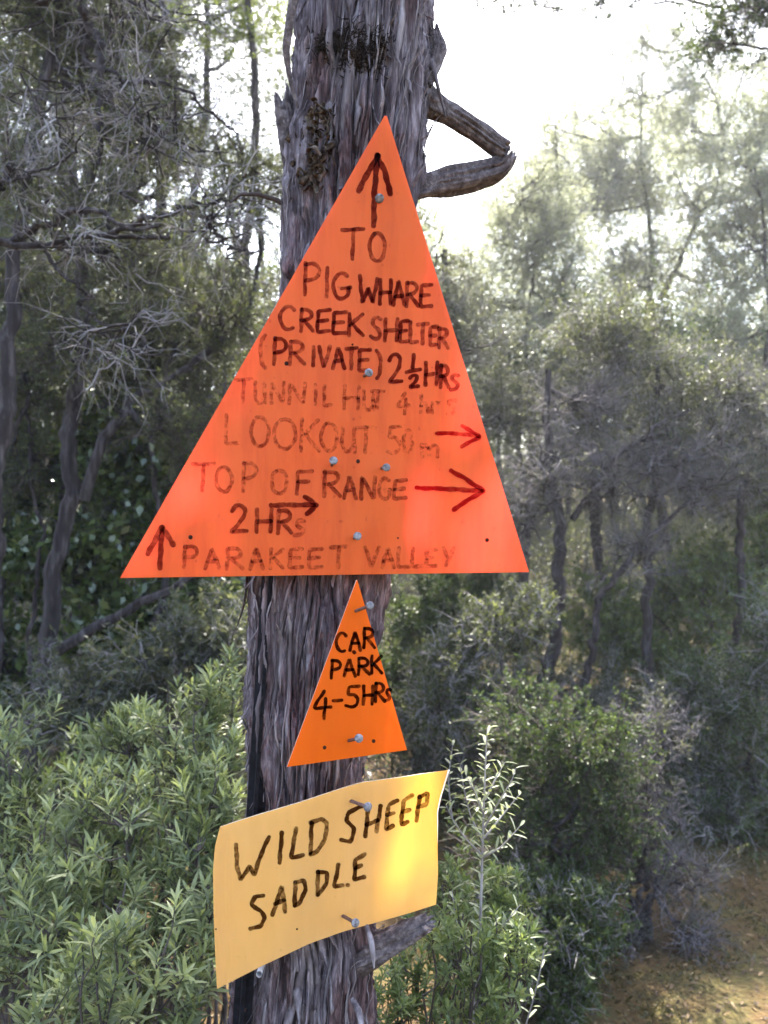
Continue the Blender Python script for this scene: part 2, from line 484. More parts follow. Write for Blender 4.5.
def trunk_at(px, py, off=0.0, skin=False):
    """point on the front of the trunk that is seen at a pixel, and its normal"""
    Y = TD - 0.09
    for _ in range(12):
        p = P(px, py, Y)
        cx, r = trunk_axis(p[2])
        c = np.clip((p[0] - cx) / r, -0.98, 0.98)
        Y = TD - r * math.sqrt(1 - c * c)
    p = P(px, py, Y); n = nrm(np.array([p[0] - cx, p[1] - TD, 0]))
    if skin: p = p + n * float(bark_height(np.array([math.atan2(n[1], n[0])]), np.array([p[2]]), r)[0])
    return p + n * off, n

def bark_height(th, z, r):
    """relief of stringy bark"""
    wob = 0.13 * fbm(np.stack([np.cos(th) * 1.6, np.sin(th) * 1.6, z * 3.2], -1), 31, 3)
    t2 = th + wob
    c, s = np.cos(t2), np.sin(t2)
    def ani(f, st, sd, o=3):
        return fbm(np.stack([c * f, s * f, z * st], -1), sd, o)
    broad = ani(1.4, 1.6, 1, 2) * 0.006
    cords = 1 - np.abs(ani(6.5, 8.0, 2, 3))
    cords = (cords - 0.6) * 0.013
    def sm(x, e, w_=0.05):
        t = np.clip((x - e) / w_ + 0.5, 0, 1)
        return t * t * (3 - 2 * t)
    n = ani(3.4, 4.2, 3, 4)
    plates = (sm(n, -0.45) + sm(n, -0.05) + sm(n, 0.4) - 1.5) * 0.0046
    n2 = ani(7.5, 8.5, 41, 4)
    plates2 = (sm(n2, -0.3, .08) + sm(n2, 0.3, .08) - 1.0) * 0.0028
    fine = ani(22, 15, 4, 4) * 0.0034
    thin = (1 - np.abs(ani(46, 22, 6, 3))) * 0.0030
    crack = np.clip(np.abs(ani(5.5, 3.0, 7, 3)) / 0.15, 0, 1) - 1
    crack2 = np.clip(np.abs(ani(11, 7.0, 8, 3)) / 0.12, 0, 1) - 1
    return broad + cords + plates + plates2 + fine + thin + crack * 0.017 + crack2 * 0.005

def build_sign_tree():
    base = np.array([trunk_axis(np.array(0.0))[0], TD, -0.05])
    root = thing('signpost_tree', base, 'stringy barked tree trunk in the middle with three hand lettered signs nailed on', 'tree')
    # trunk
    z = np.r_[np.linspace(-0.15, 0.85, 70), np.linspace(0.853, 2.36, 560), np.linspace(2.38, 5.6, 120)]
    NA = 520
    th = np.linspace(0, 2 * math.pi, NA, endpoint=False)
    TH, Z = np.meshgrid(th, z)
    cx, r = trunk_axis(Z)
    h = bark_height(TH, Z, r)
    def feat(px, py, sx, sz):
        p, n = trunk_at(px, py)
        a0 = math.atan2(n[1], n[0])
        da = (TH - a0 + math.pi) % (2 * math.pi) - math.pi
        return da * 0.09 / sx, (Z - p[2]) / sz
    # knot hollow, swollen knot, smooth bare wood, pale torn patch
    a, b = feat(364, 50, 0.020, 0.020); h = h - 0.020 * np.exp(-(a * a + b * b))
    a, b = feat(340, 40, 0.024, 0.009); h = h - 0.014 * np.exp(-(a * a + b * b))
    a, b = feat(312, 140, 0.022, 0.05); h = h + 0.016 * np.exp(-(a * a + b * b))
    a, b = feat(345, 150, 0.010, 0.035); h = h + 0.012 * np.exp(-(a * a + b * b))
    a, b = feat(366, 90, 0.012, 0.035); h = h + 0.010 * np.exp(-(a * a + b * b))
    a, b = feat(404, 50, 0.020, 0.10); k = np.exp(-(a * a + b * b) ** 2); h = h * (1 - 0.8 * k)
    a, b = feat(322, 610, 0.020, 0.032); h = h + 0.008 * np.exp(-(a * a + b * b)); 
    a, b = feat(325, 600, 0.006, 0.010); h = h - 0.016 * np.exp(-(a * a + b * b))
    a, b = feat(360, 930, 0.022, 0.035); h = h + 0.014 * np.exp(-(a * a + b * b))
    a, b = feat(286, 990, 0.010, 0.06); h = h - 0.006 * np.exp(-(a * a + b * b))
    R = np.maximum(r + h - 0.003, 0.01)
    v = np.stack([cx + R * np.cos(TH), TD + R * np.sin(TH), Z], -1).reshape(-1, 3)
    i = np.arange(len(z) * NA).reshape(len(z), NA)
    q = np.stack([i[:-1], np.roll(i[:-1], -1, 1), np.roll(i[1:], -1, 1), i[1:]], -1).reshape(-1, 4)
    s = Soup(); s.add(v, q, 0.5)
    s.build('trunk', M['bark'], root)
    # loose bark strips
    rng = np.random.default_rng(21)
    s = Soup()
    for k in range(430):
        a0 = rng.uniform(math.pi * 0.9, math.pi * 2.1); z0 = rng.uniform(0.75, 2.3); ln = rng.uniform(0.025, 0.22); wd = rng.uniform(0.0008, 0.0062)
        if rng.random() < 0.5: wd *= 0.35
        K = 16
        t = np.linspace(0, 1, K)
        zz = z0 + ln * (t - 0.5)
        aa = a0 + 0.06 * np.sin(t * rng.uniform(1, 4) + rng.uniform(0, 6)) * rng.uniform(0, 1) + (t - 0.5) * rng.normal(0, 0.07) * ln / 0.1
        cx_, r_ = trunk_axis(zz)
        hh = bark_height(aa, zz, r_)
        hh = np.maximum(hh, np.convolve(np.pad(hh, 2, 'edge'), np.ones(5) / 5, 'valid'))
        peel = rng.uniform(0.002, 0.026) * (np.clip((t - 0.7) / 0.3, 0, 1) ** 2 * rng.integers(0, 2) + np.clip((0.3 - t) / 0.3, 0, 1) ** 2 * rng.integers(0, 2))
        off = r_ + hh + rng.uniform(-0.003, 0.002) + peel
        tw = rng.normal(0, 0.5) + t * rng.normal(0, 0.8)
        wv = wd * np.clip(np.minimum(t, 1 - t) * 6, 0.12, 1)
        N_ = np.stack([np.cos(aa), np.sin(aa), 0 * aa], 1); Tn = np.stack([-np.sin(aa), np.cos(aa), 0 * aa], 1)
        c = np.stack([cx_, np.full(K, TD), zz], 1) + N_ * off[:, None]
        side = Tn * np.cos(tw)[:, None] + N_ * np.sin(tw)[:, None] * 0.5
        nn = np.cross(side, np.array([0, 0, 1.0]))
        thk = 0.0006
        rows = np.stack([c - side * wv[:, None], c + nn * thk + side * 0, c + side * wv[:, None], c - nn * thk], 1)
        v = rows.reshape(-1, 3)
        ii = np.arange(K * 4).reshape(K, 4)
        q = np.stack([ii[:-1], np.roll(ii[:-1], -1, 1), np.roll(ii[1:], -1, 1), ii[1:]], -1).reshape(-1, 4)
        s.add(v, q, rng.random())
    s.build('loose_bark', M['strip'], root)

    def rough_branch(name, pts, radii, seed, amp=0.25, mat_='deadwood', K=70, sides=56, ragged=0.0):
        pts = resample(pts, K); rad = np.interp(np.linspace(0, 1, K), np.linspace(0, 1, len(radii)), radii)
        T = nrm(np.gradient(pts, axis=0))
        A0, _ = frames(nrm(pts[-1] - pts[0])[None]); A0 = A0[0]
        A = nrm(A0[None] - (T @ A0)[:, None] * T); B = np.cross(T, A)
        a = np.linspace(0, 2 * math.pi, sides, endpoint=False)
        L = np.r_[0, np.cumsum(np.linalg.norm(np.diff(pts, axis=0), axis=1))]
        AA, LL = np.meshgrid(a, L)
        n = fbm(np.stack([np.cos(AA) * 2.6 + seed, np.sin(AA) * 2.6, LL * 9], -1), seed, 4) + 0.8 * (0.5 - np.abs(fbm(np.stack([np.cos(AA) * 5, np.sin(AA) * 5 + seed, LL * 6], -1), seed + 5, 2)))
        R = rad[:, None] * (1 + amp * n)
        c = pts[:, None, :] + R[..., None] * (np.cos(AA)[..., None] * A[:, None] + np.sin(AA)[..., None] * B[:, None])
        if ragged:
            tt = np.linspace(0, 1, K)[:, None] ** 6
            jag = fbm(np.stack([np.cos(AA) * 4, np.sin(AA) * 4, AA * 0 + seed], -1), seed + 9, 3)
            c = c + (jag * ragged * tt)[..., None] * T[-1]
        v = c.reshape(-1, 3)
        i = np.arange(K * sides).reshape(K, sides)
        q = np.stack([i[:-1], np.roll(i[:-1], -1, 1), np.roll(i[1:], -1, 1), i[1:]], -1).reshape(-1, 4)
        s = Soup(); s.add(v, q)
        # close both ends with a sunken fan made of quads
        for e, sg in ((0, 1), (K - 1, -1)):
            ctr = c[e].mean(0) + T[e] * sg * rad[e] * 0.35
            rim = c[e]
            vv = np.concatenate([rim, [ctr]])
            ii = np.arange(0, sides, 2)
            qq = np.stack([ii, (ii + 1) % sides, (ii + 2) % sides, np.full_like(ii, sides)], 1)
            s.add(vv, qq)
        return s.build(name, M[mat_], root)
    # the snapped branch that folds back on the right: two limbs
    rough_branch('broken_branch', [P(404, 84, 1.14), P(428, 104, 1.15), P(452, 116, 1.165), P(476, 131, 1.18), P(494, 145, 1.185), P(505, 152, 1.185)],
                 [0.026, 0.019, 0.0165, 0.016, 0.0155, 0.0135], 3, 0.30, ragged=0.008)
    rough_branch('broken_branch', [P(384, 186, 1.15), P(410, 189, 1.16), P(436, 183, 1.175), P(468, 177, 1.19), P(490, 171, 1.195), P(501, 166, 1.19), P(507, 154, 1.185)],
                 [0.022, 0.017, 0.0145, 0.0170, 0.0175, 0.016, 0.012], 8, 0.30, ragged=0.010)
    rough_branch('broken_branch', [P(424, 84, 1.13), P(433, 66, 1.13), P(437, 48, 1.13), P(434, 30, 1.13)], [0.011, 0.010, 0.011, 0.006], 12, 0.3, ragged=0.012)
    rough_branch('bark_shred', [P(432, 60, 1.12), P(437, 82, 1.11), P(441, 98, 1.115), P(446, 118, 1.12)], [0.004, 0.003, 0.002, 0.0008], 13, 0.3, 'strip', 24, 10)
    rough_branch('branch_stub', [P(300, 165, 1.13), P(291, 140, 1.12), P(286, 118, 1.115), P(282, 97, 1.11)], [0.020, 0.016, 0.013, 0.010], 17, 0.3, ragged=0.022)
    rough_branch('branch_stub', [P(345, 962, 1.10), P(370, 952, 1.09), P(398, 938, 1.08), P(427, 922, 1.06)], [0.026, 0.020, 0.016, 0.012], 19, 0.22, ragged=0.012)
    rough_branch('curved_twig', [P(292, 209, 1.10), P(277, 200, 1.09), P(258, 194, 1.08), P(240, 194, 1.07), P(230, 203, 1.07)], [0.0035, 0.0035, 0.003, 0.0025, 0.001], 23, 0.15, 'twig_dark', 40, 10)
    rough_branch('curved_twig', [P(298, 108, 1.05), P(290, 80, 1.04), P(286, 50, 1.03), P(290, 20, 1.02), P(297, -20, 1.01)], [0.002, 0.003, 0.005, 0.0055, 0.006], 29, 0.2, 'deadwood', 40, 12)
    # bark splinters beside the lower stub
    rough_branch('bark_shred', [P(366, 925, 1.03), P(371, 940, 1.015), P(373, 955, 1.01), P(374, 968, 1.01)], [0.003, 0.004, 0.003, 0.0008], 37, 0.3, 'strip', 24, 10)
    rough_branch('bark_shred', [P(352, 1000, 1.05), P(358, 1010, 1.03), P(361, 1022, 1.02), P(362, 1040, 1.02)], [0.003, 0.005, 0.004, 0.001], 41, 0.3, 'strip', 24, 10)
    rough_branch('bark_shred', [P(412, 185, 1.06), P(420, 172, 1.05), P(426, 163, 1.05)], [0.003, 0.002, 0.0006], 43, 0.3, 'strip', 16, 8)
    # moss in the knot hollow
    s = Soup(); rng = np.random.default_rng(5)
    NM = 3200
    cs = rng.integers(0, 26, NM)
    cpx = np.r_[rng.normal(364, 7, 16), rng.normal(343, 11, 10)]; cpy = np.r_[rng.normal(50, 8, 16), rng.normal(38, 3.5, 10)]
    wide = np.where(rng.random(NM) < .3, 2.4, 1.0); px = cpx[cs] + rng.normal(0, 4.2, NM) * wide; py = cpy[cs] + rng.normal(0, 4.0, NM) * wide
    b, dn = [], []
    for x_, y_ in zip(px, py):
        p_, n_ = trunk_at(x_, y_, -0.004, True); b.append(p_); dn.append(n_)
    b = np.array(b); dn = np.array(dn) * 0.5 + nrm(rng.normal(0, 1, (26, 3)))[cs] * 0.6 + rng.normal(0, 0.35, (NM, 3)); dn = nrm(dn)
    ln = rng.uniform(0.003, 0.010, NM)[:, None]
    p2 = b + dn * ln; p1 = (b + p2) / 2 + rng.normal(0, 0.0016, (NM, 3))
    v, q = tubes(np.stack([b - dn * 0.008, p1, p2], 1), np.repeat(np.array([[0.0009, 0.0008, 0.0003]]), NM, 0), 3)
    s.add(v, q)
    s.build('moss_tuft', M['moss'], root)
    # curled lichen on the swollen knot
    s = Soup(); rng = np.random.default_rng(9)
    NL = 150
    for k in range(NL):
        y_ = rng.uniform(104, 186); x_ = 316 + (y_ - 140) * -0.10 + rng.normal(0, 8 if 125 < y_ < 175 else 5)
        p_, n_ = trunk_at(x_, y_, rng.uniform(0.002, 0.013), True); n_ = nrm(n_ + rng.normal(0, .35, 3))
        A, B = frames(n_[None]); A, B = A[0], B[0]
        rr = 0.0015 + 0.009 * rng.random() ** 2.2; ar = rng.uniform(2.5, 5.5); st = rng.uniform(0, 6.28)
        K = 12; t = np.linspace(0, ar, K)
        rad = rr * (1 + 0.25 * np.sin(t * 3 + k))
        ring = p_ + (np.cos(t + st) * rad)[:, None] * A + (np.sin(t + st) * rad)[:, None] * B
        hgt = rng.uniform(0.002, 0.006)
        lift = n_[None] * (hgt * (0.7 + 0.5 * np.sin(t * 2.2 + k)))[:, None]
        outw = (ring - p_) * 0.35
        v = np.stack([ring - n_ * 0.006, ring + lift + outw, ring + lift + outw * 0.85 - n_ * 0.0004, ring * 0.85 + p_ * 0.15 - n_ * 0.006], 1).reshape(-1, 3)
        ii = np.arange(K * 4).reshape(K, 4)
        q = np.stack([ii[:-1], np.roll(ii[:-1], -1, 1), np.roll(ii[1:], -1, 1), ii[1:]], -1).reshape(-1, 4)
        s.add(v, q, rng.random())
    s.build('lichen', M['lichen'], root)
    return root
sign_tree = build_sign_tree()

# ------------------------------------------------------------------ lettering strokes (unit boxes, y down)
def arc(cx, cy, rx, ry, a0, a1, n=12):
    t = np.radians(np.linspace(a0, a1, n))
    return [(cx + rx * math.cos(a), cy + ry * math.sin(a)) for a in t]
FONT = {
    'T': [[(0, .03), (1, 0)], [(.52, .02), (.46, 1)]], 'O': [arc(.5, .5, .5, .5, -110, 250, 22)],
    'P': [[(.08, 0), (0, 1)], [(.05, .05)] + arc(.45, .27, .5, .26, -80, 80) + [(.05, .56)]],
    'I': [[(.55, 0), (.45, 1)]], 'G': [arc(.55, .5, .52, .5, -50, -290, 16) + [(.95, .85), (.98, .58)], [(.55, .6), (1.05, .55)]],
    'W': [[(0, 0), (.16, 1), (.48, .42), (.72, 1), (1, .1)]], 'H': [[(.05, 0), (0, 1)], [(1, 0), (.93, 1)], [(.02, .55), (.95, .5)]],
    'A': [[(0, 1), (.48, 0), (1, 1)], [(.2, .66), (.82, .62)]], 'R': [[(.06, 0), (0, 1)], [(.03, .04)] + arc(.42, .25, .48, .24, -80, 85) + [(.06, .52)], [(.3, .52), (1, 1)]],
    'E': [[(1, 0), (.08, .04), (0, 1), (1, .95)], [(.05, .5), (.8, .46)]], 'C': [arc(.55, .5, .52, .5, -45, -300, 18)],
    'K': [[(.05, 0), (0, 1)], [(.95, .02), (.06, .55)], [(.25, .47), (1, 1)]], 'S': [[(.95, .12), (.65, 0), (.25, .08), (.1, .28), (.35, .46), (.75, .55), (.95, .74), (.75, .95), (.35, 1), (0, .86)]],
    'L': [[(.08, 0), (0, 1), (1, .95)]], '(': [arc(1.05, .5, 1.0, .52, -110, -250, 12)], ')': [arc(-.05, .5, 1.0, .52, -70, 70, 12)],
    'V': [[(0, 0), (.45, 1), (1, 0)]], '2': [[(.05, .22), (.25, .04), (.6, 0), (.9, .16), (.8, .45), (.4, .75), (0, 1), (1, .95)]],
    '1': [[(.6, 0), (.4, 1)]], 'U': [[(.05, 0), (0, .65), (.2, .97), (.6, 1), (.9, .72), (1, 0)], [(.98, .5), (1, 1)]],
    'N': [[(.02, 1), (.06, 0), (.9, 1), (1, .02)]], '4': [[(.62, 0), (0, .62), (1, .58)], [(.72, .28), (.62, 1)]],
    '5': [[(1, 0), (.25, .05), (.15, .42), (.6, .38), (.95, .6), (.85, .88), (.5, 1), (0, .93)]], '0': [arc(.5, .5, .5, .5, -110, 250, 18)],
    'm': [[(0, .1), (0, 1)], [(0, .4), (.22, .1), (.45, .4), (.45, 1)], [(.47, .4), (.75, .1), (1, .4), (1, 1)]], 'F': [[(1, 0), (.06, .04), (0, 1)], [(.05, .48), (.8, .44)]],
    's': [[(.95, .1), (.4, 0), (.08, .25), (.5, .5), (.95, .68), (.7, .96), (0, 1)]], 'Y': [[(0, 0), (.45, .5)], [(1, 0), (.3, 1)]],
    'h': [[(.05, 0), (0, 1)], [(.02, .6), (.5, .42), (.95, .6), (.95, 1)]], 'r': [[(.05, .35), (0, 1)], [(.03, .6), (.5, .36), (1, .4)]],
    '-': [[(0, .5), (1, .45)]], '/': [[(0, .75), (1, .25)]],
}

class Surface:
    """a sign face: depth as a function of where it is seen"""
    def __init__(s, f): s.f = f; s.lift = 0.0006
    def at(s, pts, lift=0.0):
        pts = np.asarray(pts, float)
        Y = s.f(pts[:, 0], pts[:, 1]) - lift
        return np.stack([(pts[:, 0] - 384) / F * Y, Y, CAM_Z + (512 - pts[:, 1]) / F * Y], 1)

def plane_depth(c):
    A = np.array([[1, x, y] for x, y, _ in c]); k = np.linalg.solve(A, np.array([1 / d for _, _, d in c]))
    return lambda x, y: 1.0 / (k[0] + k[1] * x + k[2] * y)

STROKE_RNG = np.random.default_rng(77)
def stroke(s, surf, pts, width, fade):
    r = STROKE_RNG
    pts = np.asarray(pts, float)
    d = np.r_[0, np.cumsum(np.linalg.norm(np.diff(pts, axis=0), axis=1))]
    n = max(4, int(d[-1] / 1.2))
    t = np.linspace(0, d[-1], n)
    c = np.stack([np.interp(t, d, pts[:, 0]), np.interp(t, d, pts[:, 1])], 1)
    if n > 8:
        for _ in range(2): c[1:-1] = .25 * c[:-2] + .5 * c[1:-1] + .25 * c[2:]
    c += np.stack([np.sin(t * .35 + r.uniform(0, 6)), np.sin(t * .29 + r.uniform(0, 6))], 1) * 0.25
    T = np.gradient(c, axis=0); T /= np.maximum(np.linalg.norm(T, axis=1, keepdims=True), 1e-6)
    Nn = np.stack([-T[:, 1], T[:, 0]], 1)
    hw = width * .5 * (1 + .10 * np.sin(t * .5 + r.uniform(0, 6)) + r.normal(0, .05, n))
    # round ends: extend the ribbon and shrink
    ex = np.array([.95, .75, .45, .0])
    pre = [(c[0] - T[0] * hw[0] * e, hw[0] * math.sqrt(max(0.02, 1 - e * e))) for e in ex[:3]]
    post = [(c[-1] + T[-1] * hw[-1] * e, hw[-1] * math.sqrt(max(0.02, 1 - e * e))) for e in ex[:3][::-1]]
    C = np.concatenate([[p for p, _ in pre], c, [p for p, _ in post]]); H = np.r_[[h for _, h in pre], hw, [h for _, h in post]]
    NN = np.concatenate([np.repeat(Nn[:1], 3, 0), Nn, np.repeat(Nn[-1:], 3, 0)])
    surf.lift += 0.000012
    a = surf.at(C + NN * H[:, None], surf.lift); b = surf.at(C - NN * H[:, None], surf.lift); m = surf.at(C, surf.lift)
    K = len(C)
    v = np.stack([a, m, b], 1).reshape(-1, 3)
    i = np.arange(K * 3).reshape(K, 3)
    q = np.concatenate([np.stack([i[:-1, 0], i[:-1, 1], i[1:, 1], i[1:, 0]], 1), np.stack([i[:-1, 1], i[:-1, 2], i[1:, 2], i[1:, 1]], 1)])
    fa = np.clip(fade * (1 + .18 * np.sin(np.linspace(0, r.uniform(2, 6), K) + r.uniform(0, 6))), 0, 1)
    s.add(v, q, np.repeat(fa, 3))

def write(name, surf, letters, width, fade, ink, parent):
    s = Soup()
    for L_ in letters:
        ch, x0, y0, x1, y1 = L_[:5]
        fd = L_[5] if len(L_) > 5 else fade
        if fd < .6: fd *= .74
        for line in FONT[ch]:
            stroke(s, surf, [(x0 + u * (x1 - x0), y0 + w_ * (y1 - y0)) for u, w_ in line], width, fd)
    return s.build(name, M[ink], parent)

def draw(name, surf, lines, width, fade, ink, parent):
    s = Soup()
    for ln in lines: stroke(s, surf, ln, width, fade)
    return s.build(name, M[ink], parent)

def disc(s, p, n, r, thick, dome=0.0, sides=18, m=0):
    A, B = frames(n[None]); A, B = A[0], B[0]
    a = np.linspace(0, 2 * math.pi, sides, endpoint=False)
    ring = np.cos(a)[:, None] * A + np.sin(a)[:, None] * B
    rows = [p + ring * r, p + n * thick * .6 + ring * r, p + n * thick + ring * r * .85, p + n * (thick + dome) + ring * r * .4, p + n * (thick + dome) + ring * 1e-5]
    v = np.stack(rows).reshape(-1, 3)
    i = np.arange(len(rows) * sides).reshape(len(rows), sides)
    q = np.stack([i[:-1], np.roll(i[:-1], -1, 1), np.roll(i[1:], -1, 1), i[1:]], -1).reshape(-1, 4)
    s.add(v, q, .5, m)

def nail(parent, surf, base, head, out, r=0.0052):
    """a nail that still stands out of the sheet"""
    b = surf.at([base])[0]; Yb = b[1]
    h = P(head[0], head[1], Yb - out)
    n = nrm(h - b)
    s = Soup()
    v, q = tubes(np.stack([b - n * 0.03, b, h])[None], np.full((1, 3), 0.0021), 12); s.add(v, q, .5, 1)
    disc(s, h - n * 0.001, n, r, 0.0016, 0.0006)
    return s.build('nail', [M['nail'], M['shank']], parent)

def hole(parent, surf, pxy, r=0.0027):
    b = surf.at([pxy])[0]
    s = Soup(); disc(s, b, np.array([0, -1.0, 0]), r, 0.0007, 0)
    return s.build('nail_hole', M['hole'], parent)

def sheet(name, outline_grid, thick, m_, parent):
    """outline_grid (n,m,3) of the front face -> closed thin sheet with a slightly soft edge"""
    g = outline_grid; n, k, _ = g.shape
    du = np.gradient(g, axis=0); dv = np.gradient(g, axis=1)
    N_ = nrm(np.cross(du, dv));
    if N_[..., 1].mean() > 0: N_ = -N_          # towards the viewer
    back = g - N_ * thick
    v = np.concatenate([g.reshape(-1, 3), back.reshape(-1, 3)])
    i = np.arange(n * k).reshape(n, k); o = n * k
    q = [np.stack([i[:-1, :-1], i[:-1, 1:], i[1:, 1:], i[1:, :-1]], -1).reshape(-1, 4)]
    for e in (i[0], i[-1], i[:, 0], i[:, -1]):
        q.append(np.stack([e[:-1], e[1:], e[1:] + o, e[:-1] + o], 1))
    s = Soup(); s.add(v, q[0]); s.add(v, np.concatenate(q[1:]), .5, 1)
    s.add(back.reshape(-1, 3), q[0][:, ::-1], .5, 1)
    return s.build(name, [m_, M['sheet_back']], parent, smooth=False)

def tri_grid(surf, A, B, C, n=24):
    """rows from the apex down; the tip is blunt"""
    A, B, C = map(np.array, (A, B, C))
    t = np.linspace(0.006, 1, n)[:, None, None]; u = np.linspace(0, 1, n)[None, :, None]
    p = A + t * ((B - A) * (1 - u) + (C - A) * u)
    return surf.at(p.reshape(-1, 2)).reshape(n, n, 3)

# ---- large orange triangle
def big_sign():
    c = [(386, 113, 1.000), (120, 578, 0.935), (529, 572, 1.065)]
    S = Surface(plane_depth(c))
    root = thing('track_sign', S.at([(325, 575)])[0], 'large faded orange triangle sign with track destinations and arrows, topmost on trunk', 'sign', None)
    sheet('panel', tri_grid(S, (386, 113), (120, 578), (529, 572)), 0.0028, M['orange'], root)
    def wr(ls, wd, fd, ink='ink'): write('lettering', S, ls, wd, fd, ink, root)
    def ar(ls, wd, fd, ink='ink'): draw('arrow', S, ls, wd, fd, ink, root)
    ar([[(377.5, 155), (375.5, 180), (374.2, 195), (373.8, 226)], [(378, 156), (366, 176), (358.5, 191)], [(377.5, 156), (385, 172), (390.4, 194)]], 5.6, .95)
    wr([('T', 342.5, 229, 364, 259), ('O', 369.5, 233, 385, 261)], 4.0, .68)
    wr([('P', 304.6, 263, 320, 294.5, .6), ('I', 325, 267.5, 329, 296.7, .65), ('G', 332.7, 273, 349, 298.8, .7), ('W', 359.8, 276, 377.5, 303, .8), ('H', 380, 280, 391, 304, .8),
        ('A', 393, 281, 404.6, 305, .8), ('R', 406.7, 282, 418, 306, .75), ('E', 420.5, 284.5, 431.5, 307, .75)], 3.9, .7)
    wr([('C', 279.5, 306.5, 295.8, 329.4, .65), ('R', 301, 309, 313, 331, .7), ('E', 317.3, 310, 329.7, 332, .85), ('E', 333, 312, 346, 333.7, .85), ('K', 349, 313.6, 363, 335.5, .8),
        ('S', 371, 316.5, 381, 339.4, .6), ('H', 385, 319, 397.6, 340.5, .75), ('E', 400, 321, 408, 342, .75), ('L', 410, 322, 417, 342.5, .7), ('T', 417.6, 324, 428, 343.7, .6), ('E', 430, 326.5, 437, 345.5, .65),
        ('R', 439, 328, 448, 348, .6)], 3.9, .7)
    wr([('(', 260, 335, 267, 368, .55), ('P', 274, 338, 287, 364, .75), ('R', 290, 341, 304.4, 364, .6), ('I', 312, 346.6, 315, 365.5, .75), ('V', 319, 346.6, 330, 368, .75), ('A', 333, 347, 344.5, 368, .8),
        ('T', 346, 348, 357, 369, .7), ('E', 359, 349.5, 370, 371, .75), (')', 375, 350, 381, 378.7, .7), ('2', 389, 354, 402, 382.4, .95), ('1', 411.5, 355, 415, 367, .95), ('/', 406.5, 367.5, 420, 374, .95),
        ('2', 409.5, 375, 418.5, 387, .95), ('H', 425.5, 362.5, 437.5, 384.5, .85), ('R', 440.5, 365, 449, 387, .85), ('s', 451, 374, 458.5, 389.5, .7)], 3.9, .8)
    wr([('T', 236, 379, 251, 403, .45), ('U', 255, 382, 265, 403, .45), ('N', 271, 382.5, 284, 403, .42), ('N', 289, 383, 305, 403.5, .45), ('I', 314, 384.5, 317, 404, .5), ('L', 324, 385.5, 332, 405.5, .45),
        ('H', 344, 386, 359, 408.5, .48), ('U', 363.5, 390.5, 374, 410, .45), ('T', 372, 391, 383.5, 409, .45), ('4', 397.6, 393, 409, 414.5, .5), ('h', 421, 395, 428, 412, .28), ('r', 432, 397, 439, 413, .28), ('s', 447, 399, 456, 414, .28)], 3.6, .45)
    wr([('L', 225.5, 415, 240, 444, .3), ('O', 251, 416.5, 269, 446.6, .48), ('O', 274, 419, 295.7, 449, .5), ('K', 301, 419.5, 319, 451, .48), ('O', 321, 423, 337, 451, .48), ('U', 342, 428, 354.6, 452, .45), ('T', 357, 427, 375, 452, .45),
        ('5', 387, 426, 400.5, 453.5, .38), ('0', 403.5, 430, 412.5, 453, .3), ('m', 422, 443, 437.7, 456.5, .38)], 3.7, .45)
    ar([[(436.7, 433), (458, 433.5), (478, 436)], [(462, 426), (470, 430), (479, 436.5)], [(461.5, 446.5), (470, 442), (479, 437.5)]], 4.0, .85, 'ink_backlit')
    wr([('T', 192.5, 463.5, 214, 490.6, .5), ('O', 216, 467, 232, 491.7, .5), ('P', 243, 462.5, 257, 491.7, .52), ('O', 271.7, 470, 287, 494, .42), ('F', 297, 471, 312, 494, .6), ('R', 324, 471.5, 340, 496, .6),
        ('A', 344, 476, 356, 498, .62), ('N', 361, 476.5, 375, 498.6, .62), ('G', 378.7, 478, 390, 499, .55), ('E', 394, 480, 406, 498.8, .6)], 3.9, .55)
    ar([[(416.5, 487.8), (450, 489), (482, 491)], [(451, 470.5), (466, 479), (483, 490.5)], [(454, 509.5), (468, 500), (483, 491.5)]], 4.6, .95, 'ink_backlit')
    ar([[(271, 505.3), (292, 504.8), (314, 505)], [(304.5, 497), (311, 500.5), (316.5, 505)], [(307, 513.5), (312, 509.5), (316.5, 505.2)]], 4.8, .9)
    wr([('2', 231, 505, 247, 532, .8), ('H', 256.5, 509.5, 271.7, 532, .7), ('R', 278, 510, 291.5, 533, .68), ('s', 295, 520, 304.5, 535, .55)], 4.2, .7)
    wr([('P', 184, 546, 198, 567, .55), ('A', 205, 549, 219.6, 568.7, .55), ('R', 227, 548, 242.5, 568.7, .52), ('A', 250, 547.5, 263, 568.7, .5), ('K', 270.6, 549, 283, 568, .55), ('E', 289.5, 549, 302, 567.7, .5), ('E', 308.5, 549, 321.7, 567.7, .5),
        ('T', 331, 546.5, 346.5, 567.5, .5), ('V', 365.4, 547.5, 378.7, 567, .5), ('A', 382, 548, 394, 567.3, .5), ('L', 398, 548, 409, 567.3, .5), ('L', 412, 548.5, 422, 567, .45), ('E', 426, 550, 435.5, 566.5, .42), ('Y', 443, 548, 454, 565, .4)], 3.9, .5)
    ar([[(162, 527.5), (161, 545), (159.8, 568)], [(162, 527.5), (154, 542), (147.8, 554)], [(162.3, 528), (168, 536), (173.5, 545)]], 5.2, .78)
    nail(root, S, (378.2, 197.5), (379.6, 198.5), .004, .0058)
    nail(root, S, (364.5, 376), (369, 372.5), .022, .0052)
    nail(root, S, (332, 465), (333.5, 460.5), .022, .0052)
    nail(root, S, (382, 468.3), (386.5, 467.4), .022, .0050)
    nail(root, S, (354.5, 538), (357.6, 536), .020, .0052)
    for p_ in ((286.5, 363.5), (358, 461.3), (190.5, 537.2), (487, 540), (352.5, 344.5), (398, 538)):
        hole(root, S, p_, .0026 if p_[0] not in (352.5, 398) else .0012)
    return root
big_sign()

